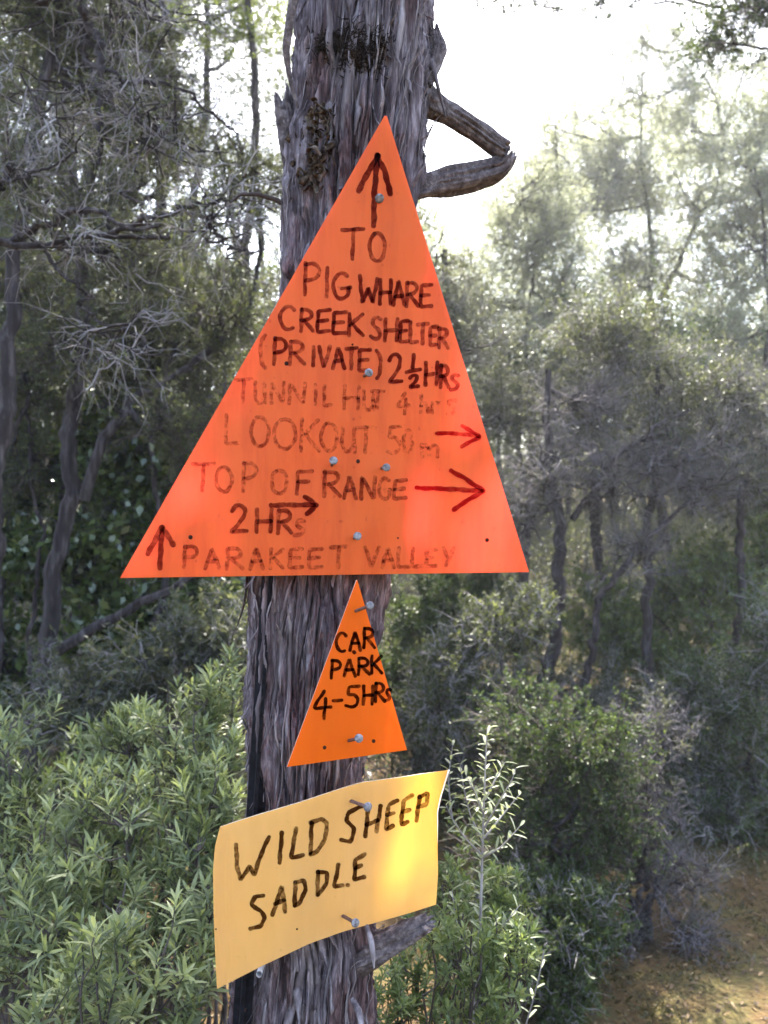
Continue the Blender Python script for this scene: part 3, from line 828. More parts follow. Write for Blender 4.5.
# ---- small orange triangle
def small_sign():
    c = [(357, 577, 1.012), (287, 767, 0.988), (407, 750, 1.030)]
    S = Surface(plane_depth(c))
    root = thing('distance_sign', S.at([(345, 758)])[0], 'small bright orange triangle sign reading CAR PARK between the two larger signs', 'sign')
    sheet('panel', tri_grid(S, (357, 579), (287, 767), (407, 750)), 0.0026, M['orange2'], root)
    wr = lambda ls: write('lettering', S, ls, 3.3, .95, 'ink_fresh', root)
    wr([('C', 336, 633, 347, 652), ('A', 350, 631, 360.5, 650), ('R', 364, 628, 374.5, 647.5)])
    wr([('P', 331.5, 660, 341, 678), ('A', 344, 658.5, 355, 676), ('R', 358.5, 658, 369.5, 674.5), ('K', 371.5, 656, 381.5, 673)])
    wr([('4', 313.5, 691, 330.5, 719), ('-', 333, 698, 342, 703), ('5', 346, 686, 359, 707), ('H', 363.5, 686, 373, 704), ('R', 375.5, 683, 384.5, 701.5), ('s', 386, 689, 390.5, 700.5)])
    s = Soup(); stroke(s, S, [(353.6, 652.2), (354.4, 652.8)], 3.2, .95); s.build('lettering', M['ink_fresh'], root)
    nail(root, S, (356, 611), (370.3, 605.3), .040, .0050)
    nail(root, S, (349, 740.5), (359, 738.3), .034, .0054)
    for p_ in ((324.5, 747.5), (373.5, 741)): hole(root, S, p_, .0024)
    return root
small_sign()

# ---- curved yellow sign
def yellow_sign():
    def f(x, y):
        u = (x - 350) / 110.0
        # hugs the trunk in the middle; the left end swings out to the viewer, the right end curls
        return 1.022 + 0.045 * np.clip(u, -2, 2) - 0.012 * np.exp(-((x - 350) / 22.0) ** 2) - 0.10 * np.clip((x - 424) / 26.0, 0, 1.2) ** 2 * np.clip((860 - y) / 90, 0.0, 1) \
            + 0.016 * np.clip((232 - x) / 20, 0, 1) ** 2 + 0.0006 * (y - 880) * 0.2
    S = Surface(f)
    n, k = 40, 60
    top = [(220, 827), (258, 815), (300, 802.5), (340, 789), (362, 782.5), (400, 777.5), (448, 770)]
    bot = [(217, 989), (262, 966), (310, 943.5), (345, 931), (380, 921.5), (410, 913), (436, 904.5)]
    lef = [(220, 827), (215, 846), (213, 870), (213.5, 910), (215, 950), (217, 989)]
    rig = [(448, 770), (440, 797), (437, 812), (437.5, 840), (438, 875), (436, 904.5)]
    def edge(pts, m):
        p = resample([(x, y, 0) for x, y in pts], 400)[:, :2]
        d = np.r_[0, np.cumsum(np.linalg.norm(np.diff(p, axis=0), axis=1))]
        t = np.linspace(0, d[-1], m)
        return np.stack([np.interp(t, d, p[:, 0]), np.interp(t, d, p[:, 1])], 1)
    T_, B_, L_, R_ = edge(top, k), edge(bot, k), edge(lef, n), edge(rig, n)
    u = np.linspace(0, 1, k)[None, :, None]; v = np.linspace(0, 1, n)[:, None, None]
    g = (1 - v) * T_[None] + v * B_[None] + (1 - u) * L_[:, None] + u * R_[:, None] - ((1 - u) * (1 - v) * T_[0] + u * (1 - v) * T_[-1] + (1 - u) * v * B_[0] + u * v * B_[-1])
    root = thing('place_sign', S.at([(330, 930)])[0], 'bent yellow rectangular sign with curling corner reading WILD SHEEP SADDLE, lowest on trunk', 'sign')
    sheet('panel', S.at(g.reshape(-1, 2)).reshape(n, k, 3), 0.0022, M['yellow'], root)
    lines1 = [[(236.2, 844.6), (237, 866), (240.5, 880), (249.8, 865.8), (254.3, 875), (260.8, 854.8), (268.9, 837)],
        [(282, 832.8), (279.4, 863)], [(296, 828.5), (291, 858), (302.8, 855)], [(311.6, 823), (310.7, 853)], [(311, 823), (321.7, 818.4), (327, 823), (325, 839.6), (316.6, 852), (310.7, 854)],
        [(362, 806), (348.6, 812.5), (346, 821), (354.5, 828), (351, 842), (341, 839.6)], [(368, 811), (365.5, 836)], [(380.8, 806), (376.5, 831)], [(366.4, 825), (378, 820)],
        [(397.7, 800.6), (388.4, 805), (385.9, 830), (392.6, 826)], [(387.5, 815), (394, 813)], [(412, 795.5), (403.6, 800.6), (401, 825), (407.9, 822)], [(402.8, 811.6), (409.6, 810)],
        [(419.7, 796.4), (416.3, 821)], [(419, 797), (428, 793), (426.5, 804), (418, 807.4)]]
    lines2 = [[(263.3, 895.4), (255.7, 896.5), (250.6, 904), (260.8, 911), (265, 918), (260.8, 926), (250.6, 929)], [(272.6, 915), (282, 886), (285.3, 911.5)], [(275, 904), (284.5, 900)],
        [(295.5, 882), (294.6, 905.6)], [(295, 882.5), (304, 880), (305.6, 890), (299.7, 903), (294.6, 906)], [(318, 871.7), (317.5, 894.6)], [(318, 872), (326.8, 872), (326.8, 883.6), (318, 894.5)],
        [(338.5, 865), (334, 887), (342.7, 885)], [(347.6, 885), (348.2, 885.2)], [(364.7, 854), (355.4, 860), (354.5, 880), (363.9, 877)], [(355.4, 868.3), (361.3, 865.5)]]
    draw('lettering', S, lines1, 4.3, .85, 'ink_yellow_sign', root)
    draw('lettering', S, lines2, 4.3, .85, 'ink_yellow_sign', root)
    nail(root, S, (351, 801), (368, 807), .040, .0056)
    nail(root, S, (343, 916), (355.5, 923), .040, .0052)
    hole(root, S, (297, 929), .0013)
    hole(root, S, (216, 929), .0010)
    return root
yellow_sign()

# ---- black steel post beside the trunk
def steel_post():
    top = P(271, 556, 1.064); bot = P(238, 1060, 1.050)
    d = nrm(bot - top); bot = top + d * ((top[2] + 0.1) / -d[2])
    root = thing('fence_post', (bot[0], bot[1], 0.0), 'black holed steel fence post standing against the left side of trunk', 'post')
    ax = -d
    K = 60
    pts = top[None] + (bot - top)[None] * np.linspace(0, 1, K)[:, None]
    s = Soup()
    # Y section: three webs
    for a_, ln, th_ in ((math.radians(285), 0.013, 0.005), (math.radians(10), 0.014, 0.005), (math.radians(170), 0.010, 0.005)):
        dv = np.array([math.cos(a_), math.sin(a_), 0]); sv = np.array([-dv[1], dv[0], 0])
        ring = [sv * -th_ / 2, dv * ln + sv * -th_ / 2, dv * ln + sv * th_ / 2, sv * th_ / 2]
        v = (pts[:, None, :] + np.array(ring)[None]).reshape(-1, 3)
        i = np.arange(K * 4).reshape(K, 4)
        q = np.stack([i[:-1], np.roll(i[:-1], -1, 1), np.roll(i[1:], -1, 1), i[1:]], -1).reshape(-1, 4)
        s.add(v, q); s.add(v[:4], [[0, 1, 2, 3]]); s.add(v[-4:], [[3, 2, 1, 0]])
    s.build('shaft', M['post'], root, smooth=False)
    for k in range(9):
        s = Soup()
        p = top + (bot - top) * (0.06 + 0.075 * k) + np.array([0.0062, -0.0085, 0])
        disc(s, p, nrm(np.array([0.95, -.3, 0])), 0.0024, 0.0008)
        s.build('bolt_hole', M['rust'], root)
    # white ring and staple at the bottom
    s = Soup(); c = P(259, 972, 1.02)
    a = np.linspace(0, 2 * math.pi, 25)
    ringp = c + np.stack([np.cos(a) * 0.0085, np.sin(a) * 0.004, np.sin(a) * 0.0055], 1)
    v, q = tubes(ringp[None], np.full((1, 25), 0.0028), 10); s.add(v, q)
    c2 = c + np.array([0, 0, -0.006])
    ringp = c2 + np.stack([np.cos(a) * 0.0075, np.sin(a) * 0.004, np.sin(a) * 0.0045], 1)
    v, q = tubes(ringp[None], np.full((1, 25), 0.0024), 10); s.add(v, q)
    v, q = tubes(np.stack([c + np.array([0.0, 0.03, -0.006]), c + np.array([0, 0.0, -0.003])])[None], np.full((1, 2), 0.004), 10); s.add(v, q)
    s.build('insulator', M['white_plastic'], root)
    return root
steel_post()

#@@FOLIAGE
# ------------------------------------------------------------------ foliage builders
def perp_rand(d, rng):
    A, B = frames(d); ph = rng.uniform(0, 2 * math.pi, len(d))[:, None]
    return np.cos(ph) * A + np.sin(ph) * B

GAPS = []      # lines of light through the crown over the signs: (point, radius)
def lit(p):
    keep = np.ones(len(p), bool)
    for o, r in GAPS:
        w_ = p - o
        t = w_ @ SUN
        dist = np.linalg.norm(w_ - t[:, None] * SUN, axis=1)
        keep &= ~((dist < r) & (p[:, 2] > 3.4))
    return keep

def clump_growth(bark, crown, starts, clumps, rng, twigs, leaves, leaf_len, leaf_w, twig_len, bare=0.0, gaps=False, tw_mat=0, droop=0.0, up=0.35, twig_r=0.0016, limb_r=0.018, spread=0.7):
    """clumps: list of (centre (3,), radii (3,), boughs). bark gets limbs and boughs, crown gets twigs and leaves"""
    for c, rad, nb in clumps:
        c = np.asarray(c, float); rad = np.asarray(rad, float)
        S = starts[(starts[:, 2] < c[2] + 0.1)] if (starts[:, 2] < c[2] + 0.1).any() else starts
        s0 = S[np.argmin(np.linalg.norm((S - c) * np.array([1, 1, 0.6]), axis=1))]
        # limb
        dlt = c - s0
        mid = s0 + dlt * 0.45 + np.array([0, 0, -0.12 * np.linalg.norm(dlt)]) + rng.normal(0, 0.06, 3) * np.linalg.norm(dlt)
        limb = resample(np.array([s0, mid, c]), 14)
        limb[1:-1] += np.cumsum(rng.normal(0, 0.012, (12, 3)), 0) * np.linalg.norm(dlt) * np.sin(np.linspace(0, math.pi, 12))[:, None]
        v, q = tubes(limb[None], np.linspace(limb_r, limb_r * 0.4, 14)[None], 6); bark.add(v, q, rng.random())
        # boughs
        t = rng.uniform(0.12, 1.0, nb) ** 0.8
        i = (t * 13).astype(int)
        b0 = limb[i]
        n1 = max(3, nb // 3)
        e = nrm(rng.normal(0, 1, (nb, 3))) * (rng.uniform(0.25, 1, nb) ** 0.5)[:, None]
        b1 = c + e * rad
        K = 7; tt = np.linspace(0, 1, K)[None, :, None]
        if nb > n1:          # two thirds of the boughs fork off the others
            par = rng.integers(0, n1, nb - n1); f_ = rng.uniform(.25, .9, nb - n1)[:, None]
            b0 = b0.copy(); b0[n1:] = b0[par] * (1 - f_) + b1[par] * f_ + np.array([0, 0, -.10]) * np.linalg.norm(b1[par] - b0[par], axis=1)[:, None] * np.sin(f_ * math.pi)
        dl = np.linalg.norm(b1 - b0, axis=1)[:, None, None]
        B = b0[:, None] * (1 - tt) + b1[:, None] * tt + rng.normal(0, 0.035, (nb, K, 3)) * dl * np.sin(tt * math.pi) + np.array([0, 0, -0.10]) * dl * np.sin(tt * math.pi)
        r0 = limb_r * rng.uniform(0.22, 0.4, nb)[:, None]
        kb = lit(B[:, 3]) & lit(B[:, 5]) if gaps else np.ones(nb, bool)
        v, q = tubes(B[kb], r0[kb] * np.linspace(1, 0.3, K)[None], 4); bark.add(v, q, 0.5)
        # twigs
        nt_ = nb * twigs
        bi = np.repeat(np.arange(nb), twigs)
        tb = rng.uniform(0.12, 1.0, nt_)
        fi = tb * (K - 1); lo = np.minimum(fi.astype(int), K - 2); fr = (fi - lo)[:, None]
        p0 = B[bi, lo] * (1 - fr) + B[bi, lo + 1] * fr
        bd = nrm(B[bi, lo + 1] - B[bi, lo])
        d = nrm(bd * 0.7 + perp_rand(bd, rng) * spread + np.array([0, 0, up]) + nrm(p0 - c) * 0.25)
        ln = twig_len * rng.uniform(0.5, 1.5, nt_)
        K2 = 5; t2 = np.linspace(0, 1, K2)[None, :, None]
        T = p0[:, None] + d[:, None] * ln[:, None, None] * t2 + rng.normal(0, 0.085, (nt_, K2, 3)) * ln[:, None, None] * np.sqrt(t2) + np.array([0, 0, -droop]) * ln[:, None, None] * t2 ** 2
        if gaps:
            k = lit(T[:, 2]); T, ln = T[k], ln[k]; nt_ = len(T)
        v, q = tubes(T, rng.uniform(.6, 1.7, (nt_, 1)) * twig_r * np.array([[1.3, 1.1, 0.9, 0.6, 0.3]]), 3); crown.add(v, q, 0.5, 1)
        # side twiglets
        n3 = nt_ * 4
        ti = np.repeat(np.arange(nt_), 4); ts = rng.integers(1, K2 - 1, n3)
        q0 = T[ti, ts]; dd = nrm(T[ti, ts + 1] - T[ti, ts]); d3 = nrm(dd * 0.7 + perp_rand(dd, rng) * 1.0)
        l3 = (ln[ti] * rng.uniform(0.15, 0.5, n3))[:, None]
        e3 = q0 + d3 * l3
        m3 = (q0 + e3) / 2 + rng.normal(0, 0.05, (n3, 3)) * l3
        v, q = tubes(np.stack([q0, m3, e3], 1), np.full((n3, 1), twig_r * 0.7) * np.array([[1, .8, .4]]), 3); crown.add(v, q, 0.5, 1)
        # leaves along twigs and twiglets
        if leaves and bare < 1:
            lt = rng.random(nt_) >= bare
            segs0 = np.concatenate([T[lt][:, 1], q0[lt[ti]]]); segs1 = np.concatenate([T[lt][:, -1], e3[lt[ti]]])
            ns = len(segs0)
            # a clump-wide light/dark drift plus a drift per spray
            tone = np.repeat(np.clip(0.5 + rng.normal(0, 0.16, ns), 0, 1), leaves)
            u = rng.uniform(0.05, 1.05, ns * leaves)[:, None]
            s0_, s1_ = np.repeat(segs0, leaves, 0), np.repeat(segs1, leaves, 0)
            bp = s0_ + (s1_ - s0_) * u
            ld = nrm(s1_ - s0_); ld = nrm(ld * 0.55 + perp_rand(ld, rng) * 0.8)
            L_ = leaf_len * rng.uniform(0.6, 1.35, len(bp))
            if gaps:
                k = lit(bp + ld * leaf_len * .5); bp, ld, L_, tone = bp[k], ld[k], L_[k], tone[k]
            v, q = leaves_simple(bp, ld, L_, leaf_w * rng.uniform(0.7, 1.3, len(bp)), rng)
            crown.add(v, q, np.repeat(np.clip(tone + rng.normal(0, 0.12, len(bp)), 0, 1), 4), 0)

def grounded(px, Y):
    x = (px - 384) / F * Y
    return np.array([x, Y, float(ground_z(np.array(x), np.array(Y)))])

def px_clump(c):
    px, py, Y, rx, ry, rz, nb = c
    return (P(px, py, Y), (rx / F * Y, rz, ry / F * Y), nb)

def rough_trunk(s, pts, r0, r1, seed, K=110, sides=26, amp=0.20, flare=True):
    pts = resample(pts, K)
    rg = np.random.default_rng(seed)
    pts[2:-1] += np.cumsum(rg.normal(0, 0.009, (K - 3, 3)), 0) * np.array([1, 1, 0]) * np.sin(np.linspace(0, math.pi, K - 3))[:, None]
    T = nrm(np.gradient(pts, axis=0)); A0, _ = frames(nrm(pts[-1] - pts[0])[None])
    A = nrm(A0 - (T @ A0[0])[:, None] * T); B = np.cross(T, A)
    a = np.linspace(0, 2 * math.pi, sides, endpoint=False)
    L = np.r_[0, np.cumsum(np.linalg.norm(np.diff(pts, axis=0), axis=1))]
    AA, LL = np.meshgrid(a, L)
    n = fbm(np.stack([np.cos(AA) * 1.6 + seed, np.sin(AA) * 1.6, LL * 2.2], -1), seed, 3) + .5 * (.5 - np.abs(fbm(np.stack([np.cos(AA) * 4, np.sin(AA) * 4, LL * 2.5 + seed], -1), seed + 3, 3)))
    rad = np.linspace(r0, r1, K); rad = rad * (1 + (0.7 if flare else 0) * np.exp(-L / 0.18))
    R = rad[:, None] * (1 + amp * n)
    v = (pts[:, None] + R[..., None] * (np.cos(AA)[..., None] * A[:, None] + np.sin(AA)[..., None] * B[:, None])).reshape(-1, 3)
    i = np.arange(K * sides).reshape(K, sides)
    q = np.stack([i[:-1], np.roll(i[:-1], -1, 1), np.roll(i[1:], -1, 1), i[1:]], -1).reshape(-1, 4)
    s.add(v, q, 0.5)
    return pts

SEED = [100]
def tree(label, trunks, clumps, leaf='grey', twigs=12, leaves=8, leaf_len=0.022, leaf_w=0.0065, twig_len=0.22, bare=0.15, name='forest_tree', cat='tree', twig='twig',
         group=None, droop=0.1, up=0.3, extra=(), limb_r=0.02, twig_r=0.0016, spread=0.7):
    """trunks: list of (points (px, py, Y); a first py of None stands on the ground, r0, r1)"""
    SEED[0] += 1; rng = np.random.default_rng(SEED[0])
    bark, crown = Soup(), Soup(); starts = []; base = None
    for pts, r0, r1 in trunks:
        w3 = [grounded(p[0], p[2]) - np.array([0, 0, .05]) if p[1] is None else P(*p) for p in pts]
        if base is None: base = w3[0] + np.array([0, 0, .05])
        starts.append(rough_trunk(bark, np.array(w3), r0, r1, SEED[0] + len(starts), flare=pts[0][1] is None)[11:])
    root = thing(name, base, label, cat, group)
    cl = [px_clump(c[:6] + (int(c[6] * 1.7),)) for c in clumps]
    if bare < .5: leaf_len *= 1.12; leaf_w *= 1.25; leaves = int(leaves * 1.25)
    clump_growth(bark, crown, np.concatenate(starts), cl, rng, twigs, leaves, leaf_len, leaf_w, twig_len, bare, gaps=True, droop=droop, up=up, limb_r=limb_r, twig_r=twig_r, spread=spread)
    bark.build('trunk', M['tree_bark'], root)
    crown.build('crown', [G[leaf], M[twig]], root)
    return root

# ------------------------------------------------------------------ crown of the sign tree (above the picture), with gaps that let the sun through
for px, py, Y, r in ((250, 348, .97, .030), (243, 380, .97, .024), (172, 484, .95, .034), (198, 440, .95, .018), (140, 555, .94, .022),
                     (429, 268, 1.02, .026), (438, 298, 1.03, .026), (462, 408, 1.04, .034), (420, 507, 1.03, .030), (500, 508, 1.05, .036), (455, 528, 1.04, .018), (480, 560, 1.05, .024),
                     (428, 812, 1.03, .026), (436, 795, 1.03, .026), (408, 880, 1.03, .030), (420, 840, 1.04, .030), (440, 785, 1.03, .034), (395, 905, 1.03, .024), (388, 690, 1.02, .014),
                     (125, 505, 4.6, .32), (190, 465, 4.7, .22), (15, 520, 4.8, .34), (150, 615, 4.6, .28), (105, 430, 4.7, .18), (5, 430, 4.8, .22), (215, 610, 4.6, .2), (55, 600, 4.6, .2), (170, 550, 4.6, .2), (495, 620, 3.9, .25), (460, 650, 3.9, .15), (560, 740, 3.1, .16), (605, 820, 3.1, .12), (722, 875, 3.55, .14), (650, 985, 2.75, .10), (740, 960, 2.9, .08), (484, 745, 1.3, .035), (515, 825, 1.3, .035), (470, 795, 1.3, .02), (540, 985, 1.2, .03)):
    GAPS.append((P(px, py, Y), r * (1.0 if Y < 1.1 else 1.5)))
def sign_tree_crown():
    rng = np.random.default_rng(55)
    bark, crown = Soup(), Soup()
    ax = np.array([[trunk_axis(np.array(z))[0], TD, z] for z in np.linspace(3.6, 5.5, 20)])
    C0 = np.array([-0.05, 1.0, 1.6])
    cl = []
    for dx, dy, d in ((0, 0, 4.2), (-.75, .2, 4.4), (.7, .1, 4.3), (-.35, .9, 4.9), (.45, 1.0, 4.9), (-1.35, .8, 4.6), (-.2, -.5, 4.0), (-1.0, 1.7, 5.2), (1.3, .9, 4.9), (-1.9, .1, 4.4), (.3, 1.9, 5.6)):
        cl.append((C0 + SUN * d + np.array([dx, dy, 0]), (.62, .55, .42), 26))
    clump_growth(bark, crown, ax, cl, rng, 12, 14, 0.042, 0.013, 0.24, 0.0, gaps=True, limb_r=0.012)
    bark.build('limb', M['tree_bark'], sign_tree)
    crown.build('crown', [G['grey'], M['twig']], sign_tree)
sign_tree_crown()

# ------------------------------------------------------------------ far wood: one mass beyond the trees one can tell apart
def far_wood():
    rng = np.random.default_rng(70)
    s = Soup()
    NB = 5200
    Y = rng.uniform(11, 20, NB); px = rng.uniform(-320, 1080, NB)
    top = np.where(px < 330, -260, np.interp(px, [330, 430, 520, 600, 700, 768, 900, 1100], [100, 232, 175, 112, 100, 115, 60, -100]))
    py = top + (560 - top) * rng.uniform(0, 1, NB) ** 1.2
    x = (px - 384) / F * Y; z = CAM_Z + (512 - py) / F * Y
    c = np.stack([x, Y, np.maximum(z, ground_z(x, Y) + 0.3)], 1)
    LPB = 190
    b = np.repeat(c, LPB, 0)
    e = rng.normal(0, 1, (NB * LPB, 3)); e = nrm(e) * (rng.uniform(0, 1, len(e)) ** 0.45)[:, None]
    p = b + e * np.repeat(rng.uniform(0.35, 0.85, NB), LPB)[:, None] * np.array([1, 1, .75])
    tone = np.clip(np.repeat(rng.uniform(0.15, 0.75, NB), LPB) + rng.normal(0, .15, len(p)), 0, 1)
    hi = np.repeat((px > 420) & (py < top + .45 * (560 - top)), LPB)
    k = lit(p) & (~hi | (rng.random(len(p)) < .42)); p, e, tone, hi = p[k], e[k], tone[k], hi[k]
    d = nrm(e + rng.normal(0, .6, e.shape) + np.array([0, 0, .3]))
    v, q = leaves_simple(p, d, rng.uniform(.05, .11, len(p)), rng.uniform(.018, .036, len(p)), rng)
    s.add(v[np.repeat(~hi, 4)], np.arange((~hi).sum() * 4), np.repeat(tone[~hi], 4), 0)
    s.add(v[np.repeat(hi, 4)], np.arange(hi.sum() * 4), np.repeat(np.clip(tone[hi] + .2, 0, 1), 4), 2)  # upper right leaves also lightened to stand in for glare
    # stems
    n = 260
    Y = rng.uniform(10, 19, n); px = rng.uniform(-500, 1300, n); x = (px - 384) / F * Y
    g = ground_z(x, Y); hgt = rng.uniform(2.0, 4.2, n) + np.where(px < 330, 2.5, 0)
    lean = rng.normal(0, .35, (n, 2)); K = 7; t = np.linspace(0, 1, K)
    pts = np.stack([x[:, None] + lean[:, :1] * t + rng.normal(0, .05, (n, K)), Y[:, None] + lean[:, 1:] * t, g[:, None] - .1 + hgt[:, None] * t], -1)
    v, q = tubes(pts, rng.uniform(.03, .09, n)[:, None] * np.linspace(1, .4, K)[None], 7); s.add(v, q, .5, 1)
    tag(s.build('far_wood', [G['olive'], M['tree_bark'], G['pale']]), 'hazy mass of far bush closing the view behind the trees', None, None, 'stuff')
far_wood()

# ------------------------------------------------------------------ undergrowth that hides the forest floor
def undergrowth():
    rng = np.random.default_rng(90)
    s = Soup(); NB = 1500
    Y = 3.9 + rng.uniform(0, 1, NB) * 8.0; x = rng.uniform(-1.15, 1.25, NB) * (Y * .62 + .3)
    k = ~((x > 1.0) & (Y < 4.7)); x, Y = x[k], Y[k]; NB = len(x)
    h = rng.uniform(.1, 1.0, NB) * np.clip((Y - 3.0) / 4, .3, 1.2)
    c = np.stack([x, Y, ground_z(x, Y) + h], 1)
    LPB = 150
    e = nrm(rng.normal(0, 1, (NB * LPB, 3))) * (rng.uniform(0, 1, NB * LPB) ** .45)[:, None]
    p = np.repeat(c, LPB, 0) + e * np.repeat(rng.uniform(.2, .42, NB), LPB)[:, None]
    d = nrm(e + rng.normal(0, .6, e.shape) + np.array([0, 0, .4]))
    v, q = leaves_simple(p, d, rng.uniform(.022, .05, len(p)), rng.uniform(.008, .017, len(p)), rng)
    s.add(v, q, np.repeat(np.clip(np.repeat(rng.uniform(.1, .8, NB), LPB) + rng.normal(0, .15, len(p)), 0, 1), 4), 0)
    n = 2600
    i = rng.integers(0, NB, n)
    p0 = np.stack([x[i], Y[i], ground_z(x[i], Y[i]) - .02], 1); p1 = c[i] + rng.normal(0, .25, (n, 3))
    v, q = tubes(np.stack([p0, (p0 + p1) / 2 + rng.normal(0, .06, (n, 3)), p1], 1), rng.uniform(.002, .006, n)[:, None] * np.array([[1, .8, .4]]), 4); s.add(v, q, .5, 1)
    tag(s.build('undergrowth', [G['grey'], M['twig_mid']]), 'tangled low undergrowth covering the forest floor behind the signs', None, None, 'stuff')
undergrowth()

def moss_cover():
    rng = np.random.default_rng(93)
    s = Soup(); NB = 420
    x = rng.uniform(.5, 3.2, NB); y = rng.uniform(2.2, 5.2, NB)
    k = fbm(np.stack([x * 1.5, y * 1.5, 0 * x], -1), 61, 2) > -.05; x, y = x[k], y[k]; NB = len(x)
    LPB = 70
    p = np.stack([np.repeat(x, LPB) + rng.normal(0, .06, NB * LPB), np.repeat(y, LPB) + rng.normal(0, .06, NB * LPB), np.zeros(NB * LPB)], 1)
    p[:, 2] = ground_z(p[:, 0], p[:, 1]) + .002
    d = nrm(rng.normal(0, 1, p.shape) * np.array([1, 1, .3]) + np.array([0, 0, .55]))
    v, q = leaves_simple(p, d, rng.uniform(.008, .03, len(p)), rng.uniform(.003, .008, len(p)), rng)
    s.add(v, q, np.repeat(rng.uniform(0, .8, len(p)), 4))
    tag(s.build('moss_cover', [G['moss']]), 'low mossy ground cover in patches on the dirt', None, None, 'stuff')
moss_cover()

# ------------------------------------------------------------------ trees on the left
tree('slender dark trunk leaning up the left edge of the photo', [([(-60, None, 3.5), (-30, 780, 3.5), (2, 600, 3.5), (22, 470, 3.5), (46, 340, 3.5), (62, 240, 3.55), (72, 120, 3.6), (90, -60, 3.7)], .040, .020)],
     [(110, 30, 3.6, 90, 70, .5, 18), (20, -30, 3.6, 100, 80, .5, 18), (160, 120, 3.9, 70, 60, .4, 12), (30, 170, 3.6, 60, 60, .4, 10)], leaf='olive', bare=.3, leaf_len=.016, leaf_w=.0048, twig_len=.2, twig='twig_dark')
tree('forked dark trunk left of the triangle, one fork sweeping up towards the sign', [([(10, None, 4.0), (35, 720, 4.0), (62, 600, 4.0), (84, 500, 4.0), (95, 420, 4.0), (108, 340, 4.0), (100, 200, 4.1), (120, 60, 4.2)], .050, .02),
      ([(84, 500, 4.0), (100, 440, 4.0), (128, 400, 4.05), (180, 365, 4.1), (235, 318, 4.2), (262, 250, 4.3)], .030, .010), ([(48, 660, 4.0), (90, 625, 3.95), (140, 590, 3.9), (190, 540, 3.9), (236, 470, 3.95)], .028, .012)],
     [(215, 300, 4.2, 70, 60, .4, 16), (130, 240, 4.1, 80, 60, .5, 16), (250, 190, 4.3, 60, 70, .4, 14), (130, 90, 4.2, 90, 80, .5, 16), (60, 330, 4.0, 60, 50, .4, 10), (175, 420, 4.0, 60, 40, .3, 8)], leaf='olive', bare=.4, leaf_len=.017, leaf_w=.005, twig_len=.2, twigs=9, twig='twig_dark')
tree('overhanging tree with pale bare boughs reaching in from the upper left', [([(-330, None, 2.5), (-310, 600, 2.5), (-280, 300, 2.5), (-220, 80, 2.5), (-120, -90, 2.5), (20, -160, 2.5)], .07, .035),
      ([(-270, 265, 2.5), (-120, 245, 2.4), (0, 218, 2.3), (50, 206, 2.28), (85, 213, 2.26), (118, 232, 2.25), (160, 226, 2.22)], .020, .004), ([(-270, 290, 2.5), (-100, 262, 2.45), (0, 246, 2.4), (45, 251, 2.4), (100, 237, 2.4), (170, 238, 2.38)], .020, .006),
      ([(-120, -90, 2.5), (-30, -20, 2.5), (20, 18, 2.5), (50, -5, 2.55), (90, -60, 2.6)], .022, .012), ([(60, -140, 2.5), (84, -20, 2.45), (84, 60, 2.42), (92, 120, 2.4), (100, 165, 2.4)], .017, .006), ([(84, 60, 2.42), (120, 85, 2.35), (160, 100, 2.3), (205, 122, 2.27), (236, 150, 2.25)], .007, .0014), ([(120, 85, 2.35), (150, 118, 2.32), (185, 152, 2.3), (200, 165, 2.3)], .005, .001), ([(100, 237, 2.4), (150, 222, 2.36), (205, 218, 2.3), (250, 208, 2.28), (276, 212, 2.27)], .008, .0016), ([(45, 251, 2.4), (80, 290, 2.35), (120, 330, 2.3), (150, 372, 2.28)], .006, .001), ([(205, 218, 2.3), (225, 245, 2.28), (250, 268, 2.27), (268, 300, 2.27)], .004, .0008), ([(92, 120, 2.4), (120, 165, 2.36), (140, 215, 2.34), (180, 260, 2.3)], .006, .001), ([(-120, 245, 2.4), (-20, 170, 2.3), (40, 140, 2.25), (95, 128, 2.22)], .009, .001),
      ([(100, -120, 2.6), (95, -10, 2.6), (110, 60, 2.58), (130, 120, 2.55)], .016, .005)],
     [(60, 80, 2.5, 100, 70, .4, 16), (170, 130, 2.4, 80, 55, .35, 14), (60, 250, 2.4, 90, 40, .3, 8), (215, 215, 2.35, 60, 45, .25, 11), (150, 10, 2.6, 90, 60, .4, 14), (120, 330, 2.3, 70, 45, .25, 7), (10, 160, 2.5, 60, 60, .3, 8)], leaf='olive', bare=.5, leaf_len=.012, leaf_w=.0034, twig_len=.15, twigs=4, up=-.05, droop=.2, twig_r=.0013, limb_r=.012)
